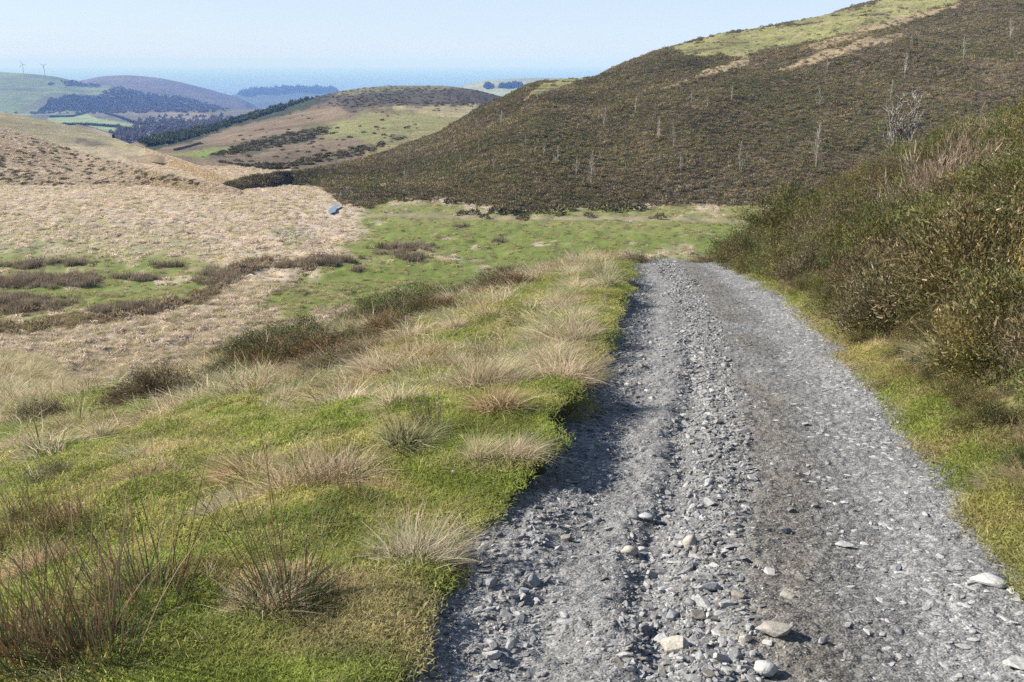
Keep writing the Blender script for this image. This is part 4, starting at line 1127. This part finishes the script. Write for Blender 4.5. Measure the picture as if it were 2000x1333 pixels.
# dark scrub on the other hills
def on_layer(Ly, polys, n, wob=True):
    out = []
    for poly, k in polys:
        P = np.array(poly, float); lo, hi = P.min(0), P.max(0)
        uu = RNG.uniform(lo[0], hi[0], k * 6); vv = RNG.uniform(lo[1], hi[1], k * 6)
        mk = polymask(uu, vv, poly, .6, 3.0, 14, 33) > .5
        uu, vv = uu[mk][:k], vv[mk][:k]
        p_, ok_ = Ly.at(uu, vv); out.append(p_[ok_])
    return np.concatenate(out)
SCR = [proto("scrub_shrub", *shrublet(580 + k, 70, .7, .55, .30, a_, b_), M_HEATH) for k, (a_, b_) in enumerate((((.11, .09, .055), (.08, .07, .04)), ((.085, .09, .04), (.06, .065, .03))))]
def cover(name, P, lo, hi, protos, label, cat, zs=(.7, 1.1), tint=(1, 1, 1), sink=.1):
    n = len(P); s_ = RNG.uniform(lo, hi, n)
    return scatter(name, P - np.array([0, 0, sink]), zrot(n), np.stack([s_, s_, s_ * RNG.uniform(zs[0], zs[1], n)], 1), np.asarray(tint) * RNG.uniform(.75, 1.25, (n, 1)), RNG.integers(0, len(protos), n), protos, label, cat)
P = on_layer(HB, [([(-60, 240), (60, 268), (200, 312), (420, 358), (420, 364), (-60, 364)], 520), ([(330, 340), (430, 360), (380, 364), (300, 352)], 40)], 0)
cover("scrub", P, .4, 1.1, SCR, "dark tussocks of heather dotted over the low left hill", "scrub", (.4, .7), (2.0, 1.75, 1.5))
n = 13000; ph = RNG.uniform(ray(-150, 300)[0], ray(460, 300)[0], n); t = RNG.uniform(0, 1.05, n)
x, y, z = HB.z(ph, t); cover("hill_tussocks", np.stack([x, y, z], 1), .8, 1.6, VLOWT, "bleached tussocks covering the low left hill", "tussocks", (.5, .9), (1.02, 1.0, 1.04))
n = 4500; ph = RNG.uniform(ray(285, 320)[0], ray(480, 320)[0], n); t = RNG.uniform(0, 1.1, n)
x, y, z = HC.z(ph, t); cover("hill_tussocks", np.stack([x, y, z], 1), .9, 1.8, VLOWT, "bleached tussocks on the toe of the olive green spur", "tussocks", (.5, .9), (1.05, 1.0, 1.0))
P = on_layer(HM, [([(600, 188), (700, 168), (960, 168), (1000, 195), (960, 208), (880, 208), (800, 206), (740, 205), (690, 214), (640, 205)], 900),
                  ([(400, 306), (480, 280), (560, 262), (640, 246), (645, 262), (560, 286), (470, 302)], 420), ([(430, 330), (560, 318), (640, 300), (720, 285), (810, 263), (720, 300), (640, 318), (540, 340)], 260),
                  ([(420, 250), (620, 195), (900, 210), (760, 290), (500, 330), (330, 300)], 120)], 0)
cover("scrub", P, .6, 1.5, SCR, "dark heath and gorse patches on the middle hill", "scrub", (.5, .9), (1.6, 1.45, 1.2))

# ------------------------------------------------------------------ far woods, hedges, wall, farmhouse
CAN = [proto("tree_crown", *shrublet(600 + k, 60, .5, 1.0, .42, a_, b_), M_HEATH) for k, (a_, b_) in enumerate((((.035, .042, .028), (.026, .034, .022)), ((.085, .068, .052), (.06, .05, .04))))]
P = on_layer(HM, [([(272, 277), (400, 250), (520, 216), (620, 190), (600, 199), (540, 219), (440, 250), (360, 275), (300, 289)], 900)], 0)
cover("woods", P, 1.6, 3.0, CAN[:1], "dark conifer plantation on the left flank of the middle hill", "woods", (.6, 1.0), (3.2, 3.4, 2.8))
P = on_layer(HG, [([(75, 218), (100, 195), (140, 185), (190, 190), (205, 178), (240, 169), (290, 183), (345, 189), (400, 200), (445, 211), (455, 221), (300, 222)], 2600), ([(115, 157), (170, 163), (195, 167), (195, 171), (130, 168)], 120), ([(95, 163), (104, 163), (104, 167), (95, 167)], 14)], 0)
cover("woods", P, 3, 5.5, [CAN[1], CAN[0], CAN[1]], "dark wood along the foot of the far green hill", "woods", (.6, 1.0), (1.7, 1.6, 1.45))
P = on_layer(HF, [([(200, 262), (240, 258), (270, 240), (300, 230), (430, 226), (480, 240), (400, 262), (300, 285), (220, 285)], 420), ([(230, 250), (262, 262), (262, 280), (230, 276)], 60), ([(0, 219), (150, 220), (280, 216), (440, 216), (440, 219), (280, 221), (0, 224)], 260), ([(300, 243), (420, 238), (400, 250), (300, 255)], 130)], 0)
cover("woods", P, 3, 6, [CAN[1]], "bare trees and scrub in the hazy valley bottom", "woods", (.6, .95), (1.9, 1.75, 1.6))
P = on_layer(HR, [([(458, 186), (500, 178), (560, 174), (650, 177), (660, 182), (560, 182), (480, 190)], 420)], 0)
cover("woods", P, 14, 24, CAN[:1], "conifer wood on the distant blue ridge", "woods", (.8, 1.2))
P = on_layer(HK, [([(946, 168), (962, 166), (968, 174), (950, 176)], 60), ([(974, 169), (1000, 166), (1021, 164), (1022, 171), (990, 174), (976, 174)], 150)], 0)
cover("woods", P, 5, 8, CAN[:1], "small dark plantations on the far pale green hill", "woods", (1.0, 1.3))
def drape(Ly, pts, step):
    pts = np.array(pts, float); seg = np.hypot(*np.diff(pts, axis=0).T); L = np.concatenate([[0], np.cumsum(seg)])
    q = np.arange(0, L[-1], step); p_, ok_ = Ly.at(np.interp(q, L, pts[:, 0]), np.interp(q, L, pts[:, 1])); return p_
def hedge(Ly, pts, h, lab):
    P = drape(Ly, pts, .6); parts = []
    g = np.random.default_rng(len(pts))
    for p_ in P:
        V, Fc, c = shrublet(int(g.integers(1, 999)), 22, h * .9, h, h * .7, (.05, .055, .035), (.04, .045, .03)); parts.append((V + p_, Fc, c))
    o = link("hedge", mesh_np("hedge", *join_parts(parts), False, M_HEATH)); o['tint'] = [1., 1., 1.]
    tag(o, lab, "hedge")
hedge(HF, [(122, 245), (180, 246), (230, 250), (262, 257)], 2.6, "dark hedge crossing the middle of the humped far field")
hedge(HF, [(98, 230), (140, 229), (168, 222)], 2.6, "dark hedge above the humped far field on its left")
hedge(HF, [(205, 223), (235, 231), (262, 242), (300, 247)], 2.6, "dark hedge running down the right side of the humped far field")
def wall(Ly, pts, h, lab):
    P = drape(Ly, pts, .8); V = []; g = np.random.default_rng(4)
    tg = unit(np.gradient(P, axis=0)); sdv = np.stack([tg[:, 1], -tg[:, 0], 0 * tg[:, 0]], 1)
    for p_, s_ in zip(P, sdv):
        k = h * g.uniform(.85, 1.15)
        V += [p_ - s_ * h * .45 - [0, 0, .4], p_ - s_ * h * .3 + [0, 0, k], p_ + s_ * h * .3 + [0, 0, k], p_ + s_ * h * .45 - [0, 0, .4]]
    o = link("stone_wall", mesh_np("stone_wall", np.array(V), grid_faces(len(P), 4), None, False, M_STONE)); o['tint'] = [.16, .14, .12]
    tag(o, lab, "stone wall")
wall(HC, [(150, 247.5), (175, 253), (200, 262), (222, 270)], 1.5, "dark dry stone wall along the crest of the olive green spur")
wall(HM, [(340, 295), (360, 290), (392, 281)], .8, "dark wall between the plantation and the bracken slope")

M_WHITE = mat_plain("white_render", (.8, .8, .78)); M_SLATE = mat_plain("roof_slate", (.13, .13, .15)); M_TURB = mat_plain("turbine_paint", (.78, .79, .80), .5)
fp, _ = HG.at([337], [188.5]); fp = fp[0]
e = tag(empty("farmhouse", tuple(fp), .3), "tiny white farmhouse at the end of the far bright field strip", "farmhouse")
V_, F_ = box(-8, 8, -4, 4, -1, 5.5); link("wall", mesh_np("wall", V_, F_, None, False, M_WHITE), e)
link("roof", mesh_np("roof", [(-8.4, -4.6, 5.3), (8.4, -4.6, 5.3), (8.4, 4.6, 5.3), (-8.4, 4.6, 5.3), (-8.4, 0, 9), (8.4, 0, 9), (-8.4, 0, 9), (8.4, 0, 9)], [(0, 1, 5, 4), (2, 3, 6, 7), (0, 4, 6, 3), (1, 2, 7, 5), (0, 3, 2, 1)], None, False, M_SLATE), e)

def turbine(u_, v_, hub, bl, a0, yaw, lab):
    p_, _ = HG.at([u_], [v_]); p_ = p_[0]
    e = tag(empty("wind_turbine", tuple(p_), yaw), lab, "wind turbine")
    V, Fc, c = tube([(0, 0, -3), (0, 0, hub * .5), (0, 0, hub)], [1.6, 1.3, .9], 12); link("tower", mesh_np("tower", V, Fc, None, True, M_TURB), e)
    V, Fc, c = tube([(0, -3.4, hub + .8), (0, -3, hub + .8), (0, 2.6, hub + .8), (0, 3.2, hub + .8)], [.3, 1.5, 1.5, .4], 8); link("nacelle", mesh_np("nacelle", V, Fc, None, True, M_TURB), e)
    V, Fc, c = tube([(0, -3.2, hub + .8), (0, -4.2, hub + .8), (0, -5.2, hub + .8)], [1.3, 1.2, .2], 10); hb = link("hub", mesh_np("hub", V, Fc, None, True, M_TURB), e)
    for k in range(3):
        a = math.radians(a0 + 120 * k); dr = np.array([math.sin(a), 0, math.cos(a)]); sd__ = np.array([math.cos(a), 0, -math.sin(a)])
        V = []
        for t_, w_ in ((.03, .8), (.2, 1.4), (.6, .9), (1.0, .3)):
            c0 = np.array([0, -4.2, hub + .8]) + dr * bl * t_
            V += [c0 - sd__ * w_ * .5 + [0, -.2, 0], c0 + sd__ * w_ + [0, -.05, 0], c0 + sd__ * w_ + [0, .05, 0], c0 - sd__ * w_ * .5 + [0, .2, 0]]
        link("blade", mesh_np("blade", V, np.concatenate([grid_faces(4, 4), [[0, 4, 7, 3], [4, 8, 11, 7], [8, 12, 15, 11], [12, 13, 14, 15]]]), None, False, M_TURB), hb)
turbine(46, 145.0, 31, 15, -20, .15, "left wind turbine on the far green hill, one blade pointing right")
turbine(87.5, 148.0, 32, 15, 60, .1, "right wind turbine on the far green hill, two blades raised in a Y")

# ------------------------------------------------------------------ stream and pools
M_WATER, nt, out = nt_new("stream_water")
p = N(nt, "ShaderNodeBsdfPrincipled"); p.inputs['Base Color'].default_value = (.06, .085, .11, 1); p.inputs['Roughness'].default_value = .08
g_, f_ = noise_gain(nt, .8, 0, 1, 3, .5, stretch=(.12, .55, 1)); bp = N(nt, "ShaderNodeBump"); bp.inputs['Strength'].default_value = .35; bp.inputs['Distance'].default_value = .12
nt.links.new(f_, bp.inputs['Height']); nt.links.new(bp.outputs[0], p.inputs['Normal']); nt.links.new(p.outputs[0], out.inputs['Surface'])
POOLS = [[(640, 420), (643, 413), (651, 407), (662, 403), (666, 406), (658, 411), (655, 418), (647, 421)], [(662, 391), (665, 379), (680, 374), (692, 380), (684, 388), (672, 391)], [(574, 362), (590, 358), (612, 361), (600, 365)], [(472, 532), (476, 524), (484, 522), (484, 530), (478, 534)], [(545, 592), (600, 586), (680, 590), (640, 597), (560, 598)]]
VV_, FF_ = [], []
for pl in POOLS[:4]:
    pp = [hit(a, b, floor_z) for a, b in pl]; zz = max(q[2] for q in pp) + .3; k = len(VV_)
    VV_ += [(q[0], q[1], zz) for q in pp]; cx = np.mean([q[0] for q in pp]); cy = np.mean([q[1] for q in pp]); VV_.append((cx, cy, zz))
    FF_ += [(k + i_, k + (i_ + 1) % len(pp), k + len(pp)) for i_ in range(len(pp))]
tag(link("stream", mesh_np("stream", VV_, FF_, None, False, M_WATER)), "blue stream showing in short pools through the dead grass", "stream", kind='structure')

# ------------------------------------------------------------------ bare birches on the hill
def birch(seed, stems=1, H=5.0, spread=.16):
    g = np.random.default_rng(seed); tr, br = [], []
    def grow(p0, d0, L, r0, lvl):
        k = 7; pts = [np.array(p0, float)]; d = unit(np.array(d0, float))
        for _ in range(k):
            d = unit(d + g.normal(0, .07 if lvl == 0 else .14, 3) + np.array([0, 0, .07])); pts.append(pts[-1] + d * L / k)
        pts = np.array(pts); rad = r0 * (1 - .82 * np.linspace(0, 1, k + 1))
        (tr if lvl == 0 else br).append(tube(pts, rad, 5 if lvl == 0 else 3, np.array([.46, .43, .38]) if lvl == 0 else np.array([.36, .33, .29])))
        if lvl < 2:
            m = 24 if lvl == 0 else 4
            for t_ in np.linspace(.15 if lvl == 0 else .3, .97, m):
                i_ = min(int(t_ * k), k - 1); q = pts[i_] + (pts[i_ + 1] - pts[i_]) * (t_ * k - i_); a = g.uniform(0, 6.28)
                dd = np.array([math.cos(a) * .34, math.sin(a) * .34, .92]) if lvl == 0 else unit(pts[i_ + 1] - pts[i_]) + g.normal(0, .45, 3)
                grow(q, dd, L * g.uniform(.18, .34) * (1.15 - .6 * t_) if lvl == 0 else L * g.uniform(.35, .6), max(r0 * .5 * (1.1 - t_), .020), lvl + 1)
    for s_ in range(stems):
        a = g.uniform(0, 6.28); o_ = np.array([math.cos(a), math.sin(a), 0]) * (g.uniform(.05, .35) if stems > 1 else 0)
        grow(o_ * H * .12 - np.array([0, 0, .1]), o_ * (spread * 3) + np.array([0, 0, 1]), H * (g.uniform(.6, 1.0) if s_ else 1), H * .0075, 0)
    return mesh_np("trunk", *join_parts(tr), True, M_BARK), mesh_np("branches", *join_parts(br), True, M_BARK)
BIR = [birch(700 + k, 1 + (k % 3 == 2), 5.0) for k in range(5)]
BSP = [(1153, 361, 56), (1125, 340, 28), (1088, 321, 32), (1062, 304, 24), (964, 332, 20), (934, 298, 16), (901, 321, 20), (791, 350, 24), (978, 249, 30), (931, 252, 24), (1179, 248, 32), (1240, 221, 28), (1286, 272, 34), (1027, 283, 17), (798, 308, 27),
       (1316, 288, 40), (1330, 333, 32), (1445, 333, 45), (1593, 328, 70), (1601, 210, 32), (1429, 199, 25), (1382, 209, 20), (1351, 199, 25), (1615, 138, 18), (1767, 150, 36), (1881, 115, 34), (1779, 92, 20), (1972, 72, 28), (1739, 194, 32), (1461, 106, 18)]
SPEC = {(1153, 361): "pale bare birch nearest the pasture, tallest on the left half of the hill", (1593, 328): "tall pale birch standing left of the many stemmed one", (1445, 333): "grey birch midway along the lower heather, above the gorse bank end",
        (1972, 72): "small birch high in the heather at the top right", (1881, 115): "forked birch high on the hill near the right edge", (1767, 150): "slim birch high above the many stemmed one"}
for i_, (u_, v_, h_) in enumerate(BSP):
    p_, _ = HL.at([u_], [v_ + 4]); p_ = p_[0]; dist = math.sqrt(p_[0] ** 2 + p_[1] ** 2)
    H = h_ / F * dist * 1.08; e = empty("birch_tree", tuple(p_), random.uniform(0, 6.28), H / 5.0)
    k = SPEC.get((u_, v_)); tag(e, k or "small bare birch sapling scattered in the dark heather of the hill", "birch tree", None if k else "birch saplings scattered in the heather")
    tk, bk = BIR[i_ % 5]
    for nm, me in (("trunk", tk), ("branches", bk)):
        o = link(nm, me, e); o['tint'] = [1.2, 1.2, 1.17]
tk, bk = birch(758, 7, 3.5, .10)
x_, y_ = 13.1, 34.5; z_ = float(ground_z(np.array([x_]), np.array([y_]))[0])
e = tag(empty("birch_tree", (x_, y_, z_)), "many stemmed bare grey tree rising behind the gorse bank", "birch tree")
for nm, me in (("trunk", tk), ("branches", bk)):
    o = link(nm, me, e); o['tint'] = [.85, .84, .79]

# ------------------------------------------------------------------ stones
import bmesh
def stone_mesh(name, seed, flat=.4, round_=0):
    g = np.random.default_rng(seed); bm = bmesh.new()
    P = unit(g.normal(size=(16, 3))) * g.uniform(.8, 1.0, (16, 1)); P[:, 0] *= .5; P[:, 1] *= g.uniform(.28, .42); P[:, 2] *= flat * .5
    if not round_: P[:, 2] = np.clip(P[:, 2], -flat * .32, flat * .32)
    for q in P: bm.verts.new(q)
    r_ = bmesh.ops.convex_hull(bm, input=list(bm.verts))
    bmesh.ops.delete(bm, geom=[q for q in r_['geom_interior'] if isinstance(q, bmesh.types.BMVert)], context='VERTS')
    bmesh.ops.dissolve_limit(bm, angle_limit=.22, verts=list(bm.verts), edges=list(bm.edges))
    bmesh.ops.bevel(bm, geom=list(bm.edges), offset=.022 if not round_ else .06, segments=1 if not round_ else 2, affect='EDGES', clamp_overlap=True)
    me = bpy.data.meshes.new(name); bm.to_mesh(me); bm.free(); me.materials.append(M_STONE)
    for pl in me.polygons: pl.use_smooth = bool(round_)
    return me
ST = [stone_mesh("stone", 800 + k, (.32, .45, .22, .6)[k % 4], k % 5 == 4) for k in range(14)]
def rhit(u_, v_):
    return hit(u_, v_, lambda x, y: np.where((x > xl(y) - .1) & (x < xr(y) + .1), road_z(x, y), ground_z(x, y)), 1.5, 40)
SGREY = [(.34, .345, .355), (.28, .285, .30), (.42, .41, .39), (.24, .25, .27), (.37, .34, .29)]
def stone(u_, v_, px, k, lab, tint, rz, hz=1.0, tilt=(0, 0)):
    x_, y_, z_, r_ = rhit(u_, v_); s_ = px / F * math.hypot(r_, z_ - CZ)
    return place("stone", ST[k], (x_, y_, z_ + s_ * .08), rz, (s_, s_, s_ * hz), lab, "stone", tint=tint, tilt=tilt)
for a_ in [(1228, 1080, 44, 4, "rounded brownish stone beside the wheel rut, lit on its left", SGREY[4], .2, 2.0), (1347, 1065, 42, 9, "smooth triangular stone standing in the loose stones mid track", SGREY[4], 1.2, 2.2), (1045, 1140, 44, 8, "upright blue grey stone near the turf edge", SGREY[1], .8, 1.5, (.5, .3)),
           (1020, 1158, 32, 1, "square edged pale stone at the foot of the upright blue one", SGREY[0], .3, 1.4), (958, 1143, 46, 5, "blocky blue grey stone closest to the turf corner", SGREY[1], .5, 1.5), (1930, 1140, 82, 14 - 10, "long pale smooth slab at the right side of the track", SGREY[2], -.25, .8),
           (1512, 1234, 84, 0, "dark edged slate slab casting a shadow in the lower track", SGREY[4], .05, 1.0, (.12, 0)), (1456, 1250, 32, 3, "cube like stone left of the slate slab", SGREY[4], .6, 1.4), (1537, 1166, 36, 12, "small tan stone above the slate slab", SGREY[4], -.2, 1.3), (1492, 1311, 60, 9, "rounded cream stone at the bottom of the track", SGREY[2], .1, 1.2),
           (1318, 1268, 70, 7, "large angular tilted slate piece in the stony rut", SGREY[4], -.7, 1.4, (.3, -.3)), (1290, 1250, 50, 2, "thin slate leaning against the large angular piece", SGREY[0], -.9, 1.2, (.5, 0)), (1260, 1013, 46, 4, "flat oval pale stone in the middle of the left lane", SGREY[0], .05, .9), (1197, 706, 26, 0, "long pale stone fallen from the bank into the shade", SGREY[2], -.6, 1.6, (0, .4)),
           (1180, 724, 28, 6, "flat stone below the long pale one at the shaded edge", SGREY[0], -.3, 1), (1645, 1066, 46, 2, "thin pale flake of slate in the right lane", SGREY[2], -.3, .7), (1748, 1112, 34, 6, "bluish flake of slate in the right lane", SGREY[1], .9, .8), (1990, 1302, 60, 10, "pale flat stone at the lower right corner", SGREY[2], .1, .8),
           (1100, 1218, 34, 12, "pale oblong stone low in the left lane", SGREY[2], 0, 1), (960, 1282, 40, 11, "cream stone in the lower left of the track", SGREY[2], .2, 1.2), (800, 1312, 56, 5, "blue grey block half sunk under the turf at the bottom", SGREY[1], .6, 1.6), (1300, 1155, 34, 8, "grey stone among the loose ones right of the rut", SGREY[0], .4, 1.2),
           (885, 925, 20, 9, "small rounded stone lying on the turf bank", SGREY[0], .2, 1.4), (858, 931, 14, 4, "tiny dark stone beside the rounded one on the turf", SGREY[3], .4, 1.2), (395, 1085, 24, 9, "dark smooth stone in the turf between the rush clumps", SGREY[3], .2, 1.0), (455, 1322, 60, 0, "pale flat stone bedded in the turf at the bottom edge", SGREY[0], .3, .6),
           (1070, 690, 12, 1, "white speck of stone on the upper bank", SGREY[2], .2, 1.2), (900, 1158, 30, 13, "grey stone under the dark turf edge", SGREY[3], .2, 1.2)]:
    stone(*a_)
# loose stones, the larger ones each on its own
def stone_f(n):
    g = RNG.uniform(0, 1, n)
    return np.where(g < .58, RNG.normal(.42, .065, n), np.where(g < .78, RNG.normal(.10, .08, n), RNG.uniform(.0, 1.0, n)))
n = 900
y = np.exp(RNG.uniform(math.log(2.35), math.log(15), n)); f = np.clip(stone_f(n), .0, .98); s_ = np.clip(.026 * np.exp(RNG.normal(.45, .45, n)), .015, .13) * np.where(f > .6, .8, 1.0)
x = road_pt(y, f); z = road_z(x, y); u, v = proj(x, y, z)
ok = (u > -20) & (u < 2020) & (v < 1345)
x, y, z, s_, f = x[ok], y[ok], z[ok], s_[ok], f[ok]
order = np.argsort(-s_ / np.hypot(x, y))
SLAB = ["loose grey slate stone lying on the gravel track", "pale flat slate stone lying on the gravel track", "dark bluish slate stone lying on the gravel track"]
for i_ in order[:268]:
    j = int(RNG.choice(3, p=(.45, .33, .22))); k = int(RNG.integers(0, 14)); flat = .75 if f[i_] > .6 else 1.15
    place("stone", ST[k], (float(x[i_]), float(y[i_]), float(z[i_] + s_[i_] * .06)), float(RNG.uniform(0, 6.28)), (s_[i_] * 1.15, s_[i_], s_[i_] * flat), SLAB[j], "stone", "%s stones lying on the track" % ("grey", "pale", "bluish")[j],
          tint=np.array([(.255, .252, .248), (.37, .36, .345), (.18, .183, .19)][j]) * RNG.uniform(.85, 1.15), tilt=(float(RNG.normal(0, .18)), float(RNG.normal(0, .18))))
rest = order[268:]
SP = [bpy.data.objects.new("gravel_stone", ST[k]) for k in (0, 1, 2, 3, 5, 6, 7, 10)]
n = 46000
y2 = np.exp(RNG.uniform(math.log(2.2), math.log(31), n)); f2 = np.clip(np.where(RNG.uniform(0, 1, n) < .68, stone_f(n), RNG.uniform(-.02, 1.0, n)), -.03, 1.0)
s2 = np.clip(.012 * np.exp(RNG.normal(.2, .55, n)), .006, .06) * (1 + y2 / 16)
s2 = np.where((f2 > .52), s2 * .5, s2); s2 = np.where((f2 > .19) & (f2 < .31), s2 * .65, s2)
x2 = road_pt(y2, f2); z2 = road_z(x2, y2)
n3_ = 1000
y3 = np.exp(RNG.uniform(math.log(2.4), math.log(30), n3_)); f3 = np.clip(RNG.normal(.86, .10, n3_), .55, .99); s3 = RNG.uniform(.016, .05, n3_) * (1 + y3 / 22); x3 = road_pt(y3, f3); z3 = road_z(x3, y3)
X_ = np.concatenate([x[rest], x2, x3]); Y_ = np.concatenate([y[rest], y2, y3]); Z_ = np.concatenate([z[rest], z2, z3]); S_ = np.concatenate([s_[rest], s2, s3]); FF2 = np.concatenate([f[rest], f2, f3]); n = len(X_)
rot = np.stack([RNG.normal(0, .25, n), RNG.normal(0, .25, n), RNG.uniform(0, 6.28, n)], 1); flat = (FF2 > .62); rot[flat, :2] *= .3
tn = np.array([(.235, .233, .23), (.33, .325, .315), (.16, .16, .165), (.21, .19, .162)])[RNG.choice(4, n, p=(.42, .26, .2, .12))] * RNG.uniform(.75, 1.2, (n, 1))
tn[-n3_:] = np.array([.40, .395, .385]) * RNG.uniform(.8, 1.2, (n3_, 1)); flk = np.arange(n) >= n - n3_; rot[flk, :2] *= .2
scatter("gravel", np.stack([X_, Y_, Z_ + S_ * .04], 1), rot, np.stack([S_ * 1.2, S_, S_ * np.where(flk, .35, np.where(flat, .6, 1.15))], 1), tn, RNG.integers(0, 8, n), SP, "loose slate chippings strewn along the track", "gravel")

n = 2600
y = np.exp(RNG.uniform(math.log(2.3), math.log(28), n)); lf = RNG.uniform(0, 1, n) < .7; q = np.abs(RNG.normal(0, .13, n))
x = np.where(lf, xl(y) + .12 - q * 1.5, xr(y) - .08 + q); z = np.maximum(road_z(x, y), ground_z(x, y)) - .004
s_ = np.clip(.016 * np.exp(RNG.normal(.2, .5, n)), .006, .06); rot = np.stack([RNG.normal(0, .4, n), RNG.normal(0, .4, n), RNG.uniform(0, 6.28, n)], 1)
scatter("gravel", np.stack([x, y, z], 1), rot, s_, np.array([(.24, .24, .235), (.32, .31, .30), (.16, .155, .15)])[RNG.integers(0, 3, n)] * RNG.uniform(.8, 1.2, (n, 1)), RNG.integers(0, 8, n), SP, "slate chippings spilling into the ragged turf edges of the track", "gravel")
WISP = [proto("dry_wisp", *blades(np.random.default_rng(900 + k), np.random.default_rng(910 + k).normal(0, .05, (26, 3)) * [1, 1, 0], np.random.default_rng(920 + k).normal(0, .6, (26, 3)) * [1, 1, .2] + [-.2, 0, .8], np.random.default_rng(930 + k).uniform(.05, .17, 26), np.full(26, .003), np.random.default_rng(940 + k).normal(0, .35, (26, 3)) - [0, 0, .3], 3, c_ * .8, c_, .3), M_STRAW) for k, c_ in enumerate((np.array([.6, .48, .32]), np.array([.5, .36, .22]), np.array([.24, .27, .09])))]
n = 3200
ph = RNG.uniform(-.62, .62, n); r = np.exp(RNG.uniform(math.log(2.2), math.log(22), n)); x = r * np.sin(ph); y = r * np.cos(ph); d = xl(y) - x; e2 = x - xr(y)
ok = ((d > .02) | ((e2 > 0) & (e2 < .9))) & (fbm(x / .7, y / .7, 955, 3) > -.25); x, y, r = x[ok], y[ok], r[ok]; n = len(x)
scatter("dry_grass", np.stack([x, y, ground_z(x, y)], 1), zrot(n), RNG.uniform(.4, .9, n) * (.8 + r / 25), W1 * RNG.uniform(.7, 1.2, (n, 1)), RNG.choice(3, n, p=(.45, .25, .3)), WISP, "dry stems and longer blades mixed into the turf", "grass")
